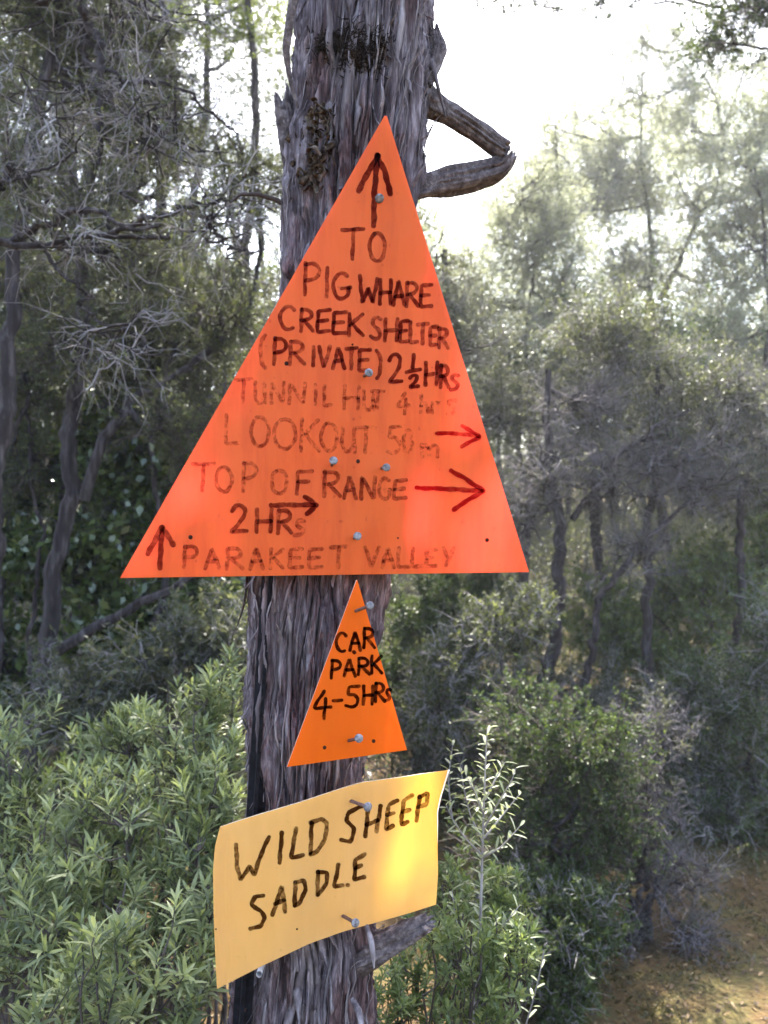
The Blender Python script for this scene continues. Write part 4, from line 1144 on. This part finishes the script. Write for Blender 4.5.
for lab, px, Y, cl, lf in (
    ('tall feathery tree filling the top left corner beyond the bare boughs', 40, 6.0, [(20, 40, 6, 90, 80, .8, 20), (110, 20, 6.2, 80, 70, .8, 20), (50, 150, 6, 90, 80, .8, 20), (-40, 120, 6, 80, 90, .8, 12), (10, 280, 6, 70, 70, .7, 14)], 'olive'),
    ('light crowned tree showing just left of the trunk top', 200, 7.0, [(230, 60, 7, 70, 80, .8, 20), (180, 10, 7, 70, 70, .8, 16), (250, 160, 7, 60, 70, .7, 16), (190, 200, 7, 70, 60, .7, 16), (230, 300, 7, 60, 70, .7, 14), (265, -10, 7, 50, 60, .7, 12)], 'bright'),
    ('grey leaved tree between the forked trunk and the sign edge', 150, 5.4, [(140, 300, 5.4, 80, 60, .6, 18), (90, 200, 5.5, 70, 60, .6, 16), (200, 390, 5.4, 60, 60, .5, 14), (120, 420, 5.4, 60, 50, .5, 12), (170, 130, 5.5, 70, 60, .6, 14)], 'grey'),
    ('olive tree in the gap between the two leaning left trunks', 75, 6.6, [(60, 330, 6.6, 70, 60, .8, 18), (130, 360, 6.4, 70, 55, .8, 18), (30, 250, 6.6, 60, 60, .8, 14), (100, 440, 6.4, 60, 40, .7, 12)], 'olive'),
    ('dull green tree closing the gap just left of the sign edge', 235, 6.2, [(220, 340, 6.2, 70, 60, .8, 20), (260, 250, 6.2, 55, 60, .7, 16), (190, 420, 6.2, 60, 45, .8, 16), (160, 270, 6.4, 60, 50, .7, 16), (285, 420, 6.2, 50, 50, .7, 10)], 'grey'),
    ('dim tree low behind the left edge trunk', -20, 5.2, [(0, 330, 5.2, 60, 70, .6, 16), (30, 430, 5.2, 50, 60, .5, 14), (-40, 220, 5.2, 80, 70, .6, 14)], 'dark')):
    tree(lab, [([(px, None, Y), (px + 8, 480, Y), (px - 4, 300, Y), (px + 12, 100, Y + .1), (px + 5, -60, Y + .2)], .06, .02)], cl, leaf=lf, bare=.12, leaf_len=.026, leaf_w=.0075, twig_len=.26, twigs=12, leaves=8)

tree('thicket of thin leaning dark stems between the forked trunk and the sign edge', [([(150, None, 4.6), (140, 680, 4.6), (165, 560, 4.6), (150, 440, 4.6), (185, 320, 4.7), (180, 200, 4.8)], .022, .008), ([(190, None, 4.7), (200, 660, 4.7), (185, 540, 4.7), (215, 430, 4.7), (225, 330, 4.8)], .018, .006),
      ([(120, None, 4.9), (112, 640, 4.9), (130, 500, 4.9), (118, 380, 4.9), (140, 280, 4.9)], .02, .007), ([(165, 560, 4.6), (200, 490, 4.6), (255, 420, 4.65)], .012, .004), ([(60, None, 4.7), (95, 660, 4.7), (150, 570, 4.7), (210, 510, 4.7), (240, 440, 4.7)], .016, .005)],
     [(150, 400, 4.8, 60, 50, .4, 12), (205, 440, 4.8, 50, 45, .4, 12), (190, 330, 4.8, 55, 50, .4, 12), (110, 340, 4.9, 55, 50, .4, 12), (130, 500, 4.9, 50, 40, .4, 10)], leaf='olive', bare=.35, leaf_len=.018, leaf_w=.0055, twig_len=.2, twig='twig_dark')
tree('thin dark stems crossing low at the left edge', [([(-20, None, 4.4), (0, 650, 4.4), (-8, 520, 4.4), (25, 420, 4.4), (12, 300, 4.5), (30, 200, 4.5)], .02, .008), ([(40, None, 4.5), (30, 640, 4.5), (48, 520, 4.5), (30, 400, 4.5), (58, 290, 4.5)], .016, .006)],
     [(20, 380, 4.5, 50, 50, .4, 12), (50, 300, 4.5, 50, 50, .4, 12), (-10, 280, 4.5, 50, 50, .4, 10), (40, 460, 4.6, 45, 40, .4, 9)], leaf='olive', bare=.3, leaf_len=.018, leaf_w=.0055, twig_len=.2, twig='twig_dark')

# canopy of the left-hand forest above the picture, each tree a thing
for k, (lab, px, Y, lf) in enumerate((('tall forest tree whose crown roofs the far left', -420, 5.5, 'dark'), ('tall forest tree standing behind the forked trunk', 60, 8.2, 'olive'), ('tall dark tree behind the overhanging bare boughs', -160, 7.4, 'dark'))):
    tree(lab, [([(px, None, Y), (px + 10, 300, Y), (px + 4, -100, Y), (px + 20, -420, Y)], .09, .04)],
         [(px + a * 260, -330 + b * 120 - (60 if px > 250 else 0), Y + c_, 150, 90, 1.0, 22) for a, b, c_ in ((-.6, .2, .3), (0, -.6, -.4), (.5, .3, .2), (0, .6, .8), (-.3, -.2, -1.0))], leaf=lf, bare=.05, leaf_len=.045, leaf_w=.015, twig_len=.32, twigs=11, leaves=9)

# ------------------------------------------------------------------ trees on the right
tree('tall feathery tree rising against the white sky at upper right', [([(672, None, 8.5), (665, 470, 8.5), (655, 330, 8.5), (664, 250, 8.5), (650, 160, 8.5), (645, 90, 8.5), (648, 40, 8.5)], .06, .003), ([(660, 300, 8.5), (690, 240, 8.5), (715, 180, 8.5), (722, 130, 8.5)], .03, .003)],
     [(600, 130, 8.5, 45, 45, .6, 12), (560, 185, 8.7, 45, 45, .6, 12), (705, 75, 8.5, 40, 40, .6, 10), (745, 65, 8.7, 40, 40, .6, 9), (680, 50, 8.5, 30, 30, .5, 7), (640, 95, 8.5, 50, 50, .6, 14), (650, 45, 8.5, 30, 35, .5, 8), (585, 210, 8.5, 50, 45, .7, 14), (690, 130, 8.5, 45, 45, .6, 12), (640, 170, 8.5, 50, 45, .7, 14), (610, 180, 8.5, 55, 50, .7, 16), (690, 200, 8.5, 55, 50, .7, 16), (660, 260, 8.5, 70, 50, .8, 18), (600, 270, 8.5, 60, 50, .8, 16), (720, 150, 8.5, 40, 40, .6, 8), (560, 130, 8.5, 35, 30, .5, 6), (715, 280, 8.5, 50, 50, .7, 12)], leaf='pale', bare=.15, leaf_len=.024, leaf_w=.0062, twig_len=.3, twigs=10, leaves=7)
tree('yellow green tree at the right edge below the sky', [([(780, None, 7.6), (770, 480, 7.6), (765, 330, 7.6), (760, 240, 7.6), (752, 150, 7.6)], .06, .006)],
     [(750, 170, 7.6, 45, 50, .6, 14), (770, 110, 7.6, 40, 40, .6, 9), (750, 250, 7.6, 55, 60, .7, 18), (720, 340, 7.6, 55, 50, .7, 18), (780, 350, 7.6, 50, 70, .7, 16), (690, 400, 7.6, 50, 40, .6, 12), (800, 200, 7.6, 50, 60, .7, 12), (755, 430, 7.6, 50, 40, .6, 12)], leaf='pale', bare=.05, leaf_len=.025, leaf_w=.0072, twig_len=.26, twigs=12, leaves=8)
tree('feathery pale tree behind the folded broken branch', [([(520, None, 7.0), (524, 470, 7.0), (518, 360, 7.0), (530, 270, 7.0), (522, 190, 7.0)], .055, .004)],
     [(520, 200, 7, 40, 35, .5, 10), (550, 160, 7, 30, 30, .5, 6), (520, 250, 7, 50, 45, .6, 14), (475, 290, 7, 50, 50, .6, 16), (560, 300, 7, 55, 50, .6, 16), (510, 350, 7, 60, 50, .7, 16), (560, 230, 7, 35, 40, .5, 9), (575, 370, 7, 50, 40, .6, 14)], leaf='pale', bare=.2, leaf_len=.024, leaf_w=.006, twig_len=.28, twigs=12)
tree('small dark bushy tree right beside the large triangle edge', [([(450, None, 5.6), (446, 460, 5.6), (440, 330, 5.6), (445, 250, 5.6)], .05, .016)],
     [(440, 255, 5.6, 40, 45, .45, 14), (470, 340, 5.6, 55, 50, .5, 16), (520, 400, 5.6, 50, 45, .5, 14), (430, 320, 5.6, 40, 50, .5, 10), (600, 400, 5.8, 50, 40, .5, 10)], leaf='grey', bare=.3, leaf_len=.02, leaf_w=.006, twig_len=.22)
tree('dead grey twiggy tree on a dark trunk right of the large triangle', [([(545, None, 4.6), (552, 700, 4.6), (568, 600, 4.6), (572, 520, 4.6), (560, 440, 4.65), (548, 370, 4.7)], .052, .016), ([(572, 520, 4.6), (610, 470, 4.6), (650, 430, 4.6), (690, 410, 4.65)], .02, .008),
      ([(575, None, 4.5), (578, 690, 4.5), (592, 600, 4.5), (640, 545, 4.5), (690, 500, 4.55)], .03, .01)],
     [(545, 470, 4.6, 60, 50, .5, 20), (610, 480, 4.6, 60, 45, .5, 20), (660, 450, 4.6, 60, 45, .5, 18), (510, 520, 4.7, 50, 40, .4, 14), (590, 400, 4.7, 60, 40, .5, 14), (640, 560, 4.6, 60, 40, .4, 12), (700, 480, 4.7, 50, 40, .4, 12)], leaf='grey', bare=.72, leaf_len=.013, leaf_w=.0035, twig_len=.17, twigs=11, twig_r=.0014, twig='twig_mid')
tree('thin straight dark trunk in the middle of the right side', [([(642, None, 5.0), (648, 700, 5.0), (655, 580, 5.0), (652, 470, 5.0), (660, 380, 5.0), (652, 300, 5.1)], .036, .014)],
     [(640, 350, 5, 60, 45, .5, 14), (700, 390, 5, 55, 45, .5, 14), (600, 330, 5.1, 50, 40, .5, 12), (665, 440, 5, 50, 35, .4, 10)], leaf='olive', bare=.3, leaf_len=.02, leaf_w=.0055, twig_len=.22)
tree('thin dark trunk nearest the right edge', [([(716, None, 4.9), (722, 720, 4.9), (732, 600, 4.9), (738, 500, 4.9), (742, 400, 4.9)], .032, .014)],
     [(740, 400, 4.9, 50, 40, .45, 14), (745, 480, 4.9, 50, 35, .4, 14), (700, 440, 4.9, 45, 35, .4, 12), (790, 440, 4.9, 50, 50, .4, 10)], leaf='grey', bare=.45, leaf_len=.017, leaf_w=.005, twig_len=.2)
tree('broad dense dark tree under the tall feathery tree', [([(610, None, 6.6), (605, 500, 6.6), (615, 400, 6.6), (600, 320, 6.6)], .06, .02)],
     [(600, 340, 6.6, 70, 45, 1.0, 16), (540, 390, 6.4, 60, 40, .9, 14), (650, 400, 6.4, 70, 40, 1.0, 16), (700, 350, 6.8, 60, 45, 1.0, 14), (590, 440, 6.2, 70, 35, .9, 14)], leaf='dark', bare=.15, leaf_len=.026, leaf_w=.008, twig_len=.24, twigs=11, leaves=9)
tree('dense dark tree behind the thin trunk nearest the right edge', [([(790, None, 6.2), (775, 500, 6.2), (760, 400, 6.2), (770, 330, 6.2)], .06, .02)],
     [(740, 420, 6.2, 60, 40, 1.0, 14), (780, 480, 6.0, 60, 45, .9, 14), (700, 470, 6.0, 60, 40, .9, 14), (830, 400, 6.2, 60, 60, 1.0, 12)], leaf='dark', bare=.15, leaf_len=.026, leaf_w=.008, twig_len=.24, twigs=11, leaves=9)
tree('overhanging tree with a leafy spray hanging into the top right corner', [([(1080, None, 4.2), (1060, 400, 4.2), (1020, 100, 4.2), (930, -60, 4.2), (800, -70, 4.2), (700, -60, 4.2), (560, -50, 4.2)], .09, .012)],
     [(745, 8, 4.2, 45, 28, .35, 14), (705, 40, 4.2, 30, 14, .2, 4), (480, -18, 4.2, 40, 14, .25, 5), (560, -25, 4.2, 40, 16, .25, 5), (820, 10, 4.2, 50, 60, .4, 12), (775, -40, 4.2, 60, 40, .4, 12)], leaf='dark', bare=.1, leaf_len=.02, leaf_w=.006, twig_len=.16, twigs=8, leaves=7, limb_r=.010)

# ------------------------------------------------------------------ shrubs of the middle ground
def shrub(label, px, Y, clumps, leaf, name='shrub', cat='shrub', stems=3, **kw):
    rg = np.random.default_rng(int(px) + 13)
    g = grounded(px, Y)
    gy = 512 - (g[2] - CAM_Z) / Y * F
    top = min(c[1] for c in clumps)
    tr = []
    for k in range(stems):
        ex = px + rg.normal(0, 30)
        tr.append(([(px + rg.normal(0, 6), None, Y), ((px + ex) / 2 + rg.normal(0, 8), gy * .6 + top * .4, Y + rg.normal(0, .05)), (ex, gy * .25 + top * .75, Y + rg.normal(0, .1))], .012, .005))
    return tree(label, tr, clumps, leaf=leaf, name=name, cat=cat, limb_r=.009, **kw)

shrub('glossy broadleaf shrub glittering in sun left of the sign base', 150, 4.8, [(140, 520, 4.8, 60, 50, .4, 18), (100, 450, 4.8, 50, 45, .4, 16), (190, 470, 4.9, 45, 50, .4, 14), (130, 620, 4.8, 70, 45, .4, 18), (200, 600, 4.8, 50, 50, .4, 14), (60, 560, 4.8, 50, 50, .4, 14)], 'glossy', bare=.05, leaf_len=.055, leaf_w=.030, twig_len=.16, twigs=7, leaves=3, twig='twig_dark', up=.4)
shrub('glossy broadleaf shrub at the far left edge in patches of sun', 0, 5.0, [(10, 460, 5, 50, 55, .4, 16), (20, 560, 5, 50, 45, .4, 14), (-40, 500, 5, 50, 70, .4, 12), (10, 660, 5, 60, 40, .4, 12)], 'glossy', bare=.05, leaf_len=.055, leaf_w=.028, twig_len=.16, twigs=7, leaves=3, twig='twig_dark')
shrub('grey green shrub low behind the left of the trunk', 190, 3.3, [(180, 660, 3.3, 60, 45, .3, 14), (120, 690, 3.3, 50, 40, .3, 12), (225, 640, 3.3, 35, 50, .25, 10), (60, 700, 3.3, 50, 40, .3, 10)], 'grey', bare=.1, leaf_len=.028, leaf_w=.010, twig_len=.14, twigs=9, leaves=5)
shrub('sunlit yellow green spray of leaves just right of the small triangle', 500, 3.9, [(495, 625, 3.9, 45, 26, .25, 16), (455, 650, 3.9, 40, 28, .25, 12), (535, 612, 3.9, 30, 22, .2, 9), (440, 700, 3.9, 40, 40, .25, 12)], 'olive', bare=.2, leaf_len=.020, leaf_w=.008, twig_len=.13, twigs=7, leaves=4)
shrub('pale leaved shrub in the sun behind the right hand thin trunk', 700, 5.6, [(700, 600, 5.6, 50, 50, .4, 16), (640, 640, 5.6, 50, 40, .4, 14), (750, 560, 5.6, 40, 50, .4, 14), (690, 680, 5.6, 60, 35, .4, 14), (600, 620, 5.6, 40, 50, .4, 10)], 'small', bare=.1, leaf_len=.034, leaf_w=.014, twig_len=.18, twigs=9, leaves=5)
shrub('rounded mid green shrub standing behind the sapling', 560, 3.1, [(590, 745, 3.1, 50, 40, .28, 16), (540, 790, 3.1, 55, 45, .28, 16), (610, 810, 3.1, 45, 50, .28, 14), (520, 720, 3.1, 40, 35, .25, 10), (560, 870, 3.1, 60, 45, .28, 16), (500, 850, 3.0, 40, 50, .25, 10)], 'green', bare=.2, leaf_len=.015, leaf_w=.0048, twig_len=.13, twigs=9, leaves=6, twig='twig_dark')
shrub('dark green shrub low between the sapling and the dirt', 540, 2.75, [(545, 920, 2.75, 45, 45, .2, 14), (590, 910, 2.75, 35, 40, .2, 10), (500, 950, 2.7, 40, 50, .2, 12), (560, 980, 2.7, 30, 30, .15, 8)], 'dark', bare=.1, leaf_len=.016, leaf_w=.006, twig_len=.11, twigs=11, leaves=8)
shrub('dead grey twiggy shrub leaning over the dirt at lower right', 640, 3.2, [(650, 790, 3.2, 40, 45, .25, 16), (640, 860, 3.2, 40, 45, .25, 16), (690, 870, 3.2, 45, 40, .25, 16), (660, 720, 3.3, 40, 40, .25, 10), (700, 930, 3.1, 30, 20, .2, 8), (620, 930, 3.1, 35, 30, .2, 10)], 'grey', bare=.8, leaf_len=.013, leaf_w=.004, twig_len=.11, twigs=9, twig_r=.0009, twig='twig_mid')
shrub('shadowy olive shrub at the right edge above the sunny dirt', 745, 4.3, [(735, 700, 4.3, 50, 50, .35, 16), (765, 795, 4.1, 45, 40, .35, 14), (715, 815, 4.0, 40, 25, .3, 9), (700, 770, 4.3, 45, 45, .3, 14), (770, 640, 4.3, 40, 50, .35, 12), (680, 700, 4.3, 40, 40, .3, 10)], 'dark', bare=.2, leaf_len=.02, leaf_w=.007, twig_len=.16, twigs=11, leaves=7)
shrub('shaded dark shrub just right of the trunk below the big triangle', 425, 4.9, [(425, 620, 4.9, 45, 45, .35, 14), (455, 690, 4.8, 45, 40, .35, 14), (400, 680, 4.9, 40, 50, .3, 12), (470, 590, 5.2, 45, 30, .3, 10)], 'dark', bare=.15, leaf_len=.022, leaf_w=.008, twig_len=.15, twigs=10, leaves=8, twig='twig_dark')
shrub('small grey green shrub under the forest right of the yellow sign', 470, 4.4, [(470, 760, 4.4, 40, 40, .3, 12), (430, 740, 4.4, 40, 40, .3, 12), (520, 690, 4.5, 45, 40, .3, 12), (600, 690, 4.5, 50, 35, .3, 12), (640, 750, 4.5, 40, 40, .3, 10)], 'grey', bare=.25, leaf_len=.02, leaf_w=.007, twig_len=.15, twigs=11, leaves=7)

# ------------------------------------------------------------------ close shrubs with lance leaves in tufts
def lance_bush(label, base, tips_n, region, leaf, ll, lw, seed, name='leafy_bush', cat='bush', per=11, obl=False, stem_r=.006, tuft=.7, droop=.2, mainstems=6):
    """region: list of (px,py,Y, rx,ry,rz) ellipsoids the shoots end in"""
    rng = np.random.default_rng(seed)
    root = thing(name, base, label, cat)
    st, fo = Soup(), Soup()
    reg = [(P(a, b, c), np.array([d / F * c, f_, e / F * c])) for a, b, c, d, e, f_ in region]
    wts = np.array([r[1][0] * r[1][2] for r in reg]); wts /= wts.sum()
    base = np.asarray(base, float)
    # main stems to the middle of each region
    mains = []
    for c, r in reg:
        for k in range(mainstems):
            e = c + rng.normal(0, .45, 3) * r
            b0 = base + np.array([rng.normal(0, .05), rng.normal(0, .05), -.03])
            m1 = b0 * .55 + e * .45 + rng.normal(0, .05, 3) + np.array([0, 0, -.05])
            l = resample([b0, m1, e], 22); l[1:-1] += rng.normal(0, .004, (20, 3))
            v, q = tubes(l[None], np.linspace(stem_r, stem_r * .35, 22)[None], 6); st.add(v, q, .5); mains.append(l)
    mp = np.concatenate(mains)
    ci = rng.choice(len(reg), tips_n, p=wts)
    e = nrm(rng.normal(0, 1, (tips_n, 3))) * (rng.uniform(0, 1, tips_n) ** .4)[:, None]
    tips = np.array([reg[i][0] for i in ci]) + e * np.array([reg[i][1] for i in ci])
    D, UP = [], []
    k = 0
    j = np.array([np.argmin(np.linalg.norm(mp - t, axis=1) + 1.2 * np.clip(mp[:, 2] - t[2] + .05, 0, 9)) for t in tips])
    s0 = mp[j]
    dl = np.linalg.norm(tips - s0, axis=1)[:, None]
    m1 = s0 * .5 + tips * .5 + np.array([0, 0, -.16]) * dl + rng.normal(0, .06, (tips_n, 3)) * dl
    m2 = s0 * .2 + tips * .8 + np.array([0, 0, -.08]) * dl + rng.normal(0, .03, (tips_n, 3)) * dl
    tw = np.stack([s0, m1, m2, tips], 1)
    v, q = tubes(tw, np.full((tips_n, 1), stem_r * .28) * np.array([[1.2, 1.0, .8, .5]]), 4); st.add(v, q, .5)
    ax = nrm(nrm(tips - m2) * .6 + np.array([0, -.12, .55]) + rng.normal(0, .22, (tips_n, 3)))
    # tuft: leaves spiral up the last centimetres of each shoot
    n = tips_n * per
    ti = np.repeat(np.arange(tips_n), per); kk = np.tile(np.arange(per), tips_n)
    f = kk / (per - 1.0)
    A, B = frames(ax)
    ph = kk * 2.399 + np.repeat(rng.uniform(0, 6.28, tips_n), per) + rng.normal(0, .2, n)
    rad = np.cos(ph)[:, None] * A[ti] + np.sin(ph)[:, None] * B[ti]
    open_ = (1.15 - .8 * f) * tuft / .7
    d = nrm(ax[ti] * np.cos(open_)[:, None] + rad * np.sin(open_)[:, None])
    bp = tips[ti] + ax[ti] * ((f - .75) * ll * 1.3)[:, None]
    L_ = ll * (.65 + .6 * np.sin(np.clip(f * .9 + .1, 0, 1) * math.pi)) * rng.uniform(.75, 1.15, n)
    v, q, nv = leaves_fine(bp, d, ax[ti] + rng.normal(0, .15, (n, 3)), L_, lw * rng.uniform(.75, 1.25, n), rng, droop, obl)
    tone = np.clip(np.repeat(rng.normal(.47, .19, tips_n), per) + rng.normal(0, .1, n) + .12 * f, 0, 1)
    fo.add(v, q, np.repeat(tone, nv), 0)
    # leaves scattered down the shoots
    n2 = tips_n * 5
    ti = np.repeat(np.arange(tips_n), 5); u = rng.uniform(.35, .95, n2)[:, None]
    bp = m1[ti] * (1 - u) + tips[ti] * u; sd = nrm(tips[ti] - m1[ti])
    d = nrm(sd * .6 + perp_rand(sd, rng) * .8)
    v, q, nv = leaves_fine(bp, d, sd + rng.normal(0, .2, (n2, 3)), ll * rng.uniform(.5, 1.0, n2), lw * rng.uniform(.7, 1.1, n2), rng, droop, obl)
    fo.add(v, q, np.repeat(np.clip(rng.normal(.35, .15, n2), 0, 1), nv), 0)
    st.build('stems', M['twig_dark'], root); fo.build('foliage', G[leaf], root)
    return root

lance_bush('big leafy bush with lance leaves filling the lower left corner', grounded(95, 1.75), 340, [(120, 830, 1.7, 90, 70, .16), (60, 930, 1.6, 90, 80, .16), (180, 930, 1.55, 60, 80, .14), (130, 990, 1.45, 90, 60, .12), (205, 830, 1.75, 35, 80, .1)], 'lance', .041, .0066, 301)
lance_bush('taller leafy shoots of bush just left of the black post', grounded(180, 1.95), 170, [(185, 730, 1.95, 50, 55, .14), (215, 690, 2.0, 26, 45, .1), (130, 740, 2.0, 45, 40, .12), (210, 780, 1.9, 35, 60, .1)], 'lance', .041, .0066, 302)
lance_bush('paler leafy bush at the left edge with open shoots', grounded(0, 1.9), 150, [(20, 730, 1.95, 40, 35, .12), (20, 800, 1.9, 45, 40, .12), (-50, 850, 1.9, 60, 90, .14), (10, 880, 1.8, 40, 40, .1)], 'lance', .042, .0066, 303)
lance_bush('darker leafy bush filling in behind the lower left shoots', grounded(110, 2.5), 300, [(110, 790, 2.5, 110, 60, .2), (60, 900, 2.4, 110, 90, .2), (190, 880, 2.4, 60, 90, .2)], 'small', .038, .009, 304)
lance_bush('nearest tuft of broad lance leaves at the bottom left', grounded(75, 1.25), 26, [(95, 955, 1.22, 45, 40, .06), (120, 1000, 1.2, 50, 30, .05), (55, 1015, 1.2, 40, 25, .05)], 'lance', .036, .007, 305, mainstems=2, stem_r=.004)
lance_bush('fine leaved green bush under the yellow sign and sapling', grounded(450, 1.55), 420, [(440, 960, 1.5, 60, 55, .12), (500, 950, 1.5, 45, 45, .1), (400, 1000, 1.45, 40, 40, .1), (480, 1010, 1.4, 60, 30, .1), (478, 1000, 1.2, 45, 40, .05), (505, 945, 1.22, 30, 30, .04), (450, 930, 1.24, 25, 25, .04), (505, 895, 1.55, 25, 30, .07), (450, 890, 1.6, 25, 40, .07)], 'small', .020, .0046, 306, per=11, stem_r=.004)

def sapling():
    rng = np.random.default_rng(81)
    Y = 1.3
    b = grounded(474, Y)
    root = thing('sapling', b, 'slim upright sapling with small pale sunlit leaves right of the yellow sign', 'sapling')
    st, fo = Soup(), Soup()
    stem = resample([b - np.array([0, 0, .02]), P(474, 1020, Y), P(480, 940, Y), P(482, 860, Y), P(484, 800, Y), P(487, 728, Y)], 60)
    v, q = tubes(stem[None], np.interp(np.linspace(0, 1, 60), [0, .6, 1], [.006, .0032, .0010])[None], 8); st.add(v, q, .5)
    side = [[(482, 858, Y), (500, 848, Y - .02), (515, 832, Y - .03), (520, 826, Y - .03)], [(482, 855, Y), (465, 838, Y - .01), (452, 818, Y - .02), (446, 805, Y - .02)], [(483, 830, Y), (500, 800, Y - .02), (512, 780, Y - .03), (516, 768, Y - .03)],
            [(483, 842, Y), (470, 815, Y + .02), (464, 790, Y + .03), (460, 765, Y + .03)], [(485, 800, Y), (496, 778, Y + .01), (505, 762, Y + .01)], [(484, 815, Y), (474, 790, Y - .03), (466, 775, Y - .04)], [(452, 818, Y), (448, 780, Y + .02), (452, 750, Y + .03), (453, 742, Y + .03)], [(484, 838, Y), (505, 812, Y + .02), (519, 795, Y + .02)],
            [(479, 950, Y), (500, 930, Y - .02), (512, 915, Y - .03), (520, 905, Y - .03)], [(479, 960, Y), (462, 940, Y), (455, 915, Y), (452, 890, Y)]]
    lines = [stem[34:]]
    for s_ in side:
        l = resample([P(*p_) for p_ in s_], 20); lines.append(l)
        v, q = tubes(l[None], np.linspace(.0018, .0006, 20)[None], 6); st.add(v, q, .5)
    for li, l in enumerate(lines):
        L = np.linalg.norm(np.diff(l, axis=0), axis=1).sum(); n = int(L / (.0062 if li else .0070))
        t = np.linspace(.12 if li else .35, 1, n) + rng.normal(0, .008, n); t = np.clip(t, 0, 1)
        fi = t * (len(l) - 1); lo = np.minimum(fi.astype(int), len(l) - 2); fr = (fi - lo)[:, None]
        p = l[lo] * (1 - fr) + l[lo + 1] * fr; ax = nrm(l[lo + 1] - l[lo])
        A, B = frames(ax); ph = np.arange(n) * 2.399
        rd = np.cos(ph)[:, None] * A + np.sin(ph)[:, None] * B
        d = nrm(ax * .55 + rd + rng.normal(0, .15, (n, 3)))
        v, q, nv = leaves_fine(p, d, ax + np.array([0, 0, .3]), rng.uniform(.013, .025, n), rng.uniform(.0042, .0064, n), rng, .15, True)
        fo.add(v, q, np.repeat(np.clip(rng.normal(.6, .2, n), 0, 1), nv), 0)
    st.build('stem', M['twig'], root); fo.build('foliage', G['sapling'], root)
    # small shoot at the bottom edge
    Y = 1.2; b = grounded(500, Y)
    root = thing('sapling', b, 'single short leafy shoot poking up at the bottom edge', 'sapling')
    st, fo = Soup(), Soup()
    l = resample([b, P(510, 1080, Y), P(526, 1024, Y), P(538, 985, Y), P(544, 950, Y)], 60)
    v, q = tubes(l[None], np.linspace(.004, .0008, 60)[None], 7); st.add(v, q, .5)
    n = 46; t = np.linspace(.55, .99, n)
    p = np.stack([np.interp(t, np.linspace(0, 1, 60), l[:, c]) for c in range(3)], 1); ax = nrm(np.repeat((l[-1] - l[30])[None], n, 0))
    A, B = frames(ax); ph = np.arange(n) * 2.399
    d = nrm(ax * .6 + np.cos(ph)[:, None] * A + np.sin(ph)[:, None] * B)
    v, q, nv = leaves_fine(p, d, ax, rng.uniform(.012, .022, n), rng.uniform(.004, .0055, n), rng, .15, True)
    fo.add(v, q, np.repeat(np.clip(rng.normal(.6, .2, n), 0, 1), nv), 0)
    st.build('stem', M['twig'], root); fo.build('foliage', G['sapling'], root)
sapling()

# ------------------------------------------------------------------ added veil of thin air that imitates glare over the trees
def glare_veil():
    s = Soup()
    x0, x1, y0, y1, z0, z1 = -92.0, 92.0, -42.0, 122.0, -2.5, 24.0
    v = [(x, y, z) for x in (x0, x1) for y in (y0, y1) for z in (z0, z1)]
    s.add(np.array(v), [[0, 1, 3, 2], [4, 6, 7, 5], [0, 4, 5, 1], [2, 3, 7, 6], [0, 2, 6, 4], [1, 5, 7, 3]])
    m, N, L = mat('glare_veil')
    pv = N.new('ShaderNodeVolumePrincipled')
    pv.inputs['Color'].default_value = (0.92, 0.94, 0.96, 1); pv.inputs['Density'].default_value = GLARE_VEIL; pv.inputs['Anisotropy'].default_value = 0.45
    o = N.new('ShaderNodeOutputMaterial'); L.new(pv.outputs[0], o.inputs['Volume'])
    tag(s.build('glare_veil', m, smooth=False), 'added veil of thin air standing in for glare over the trees', None, None, 'stuff')
GLARE_VEIL = 0.004
glare_veil()
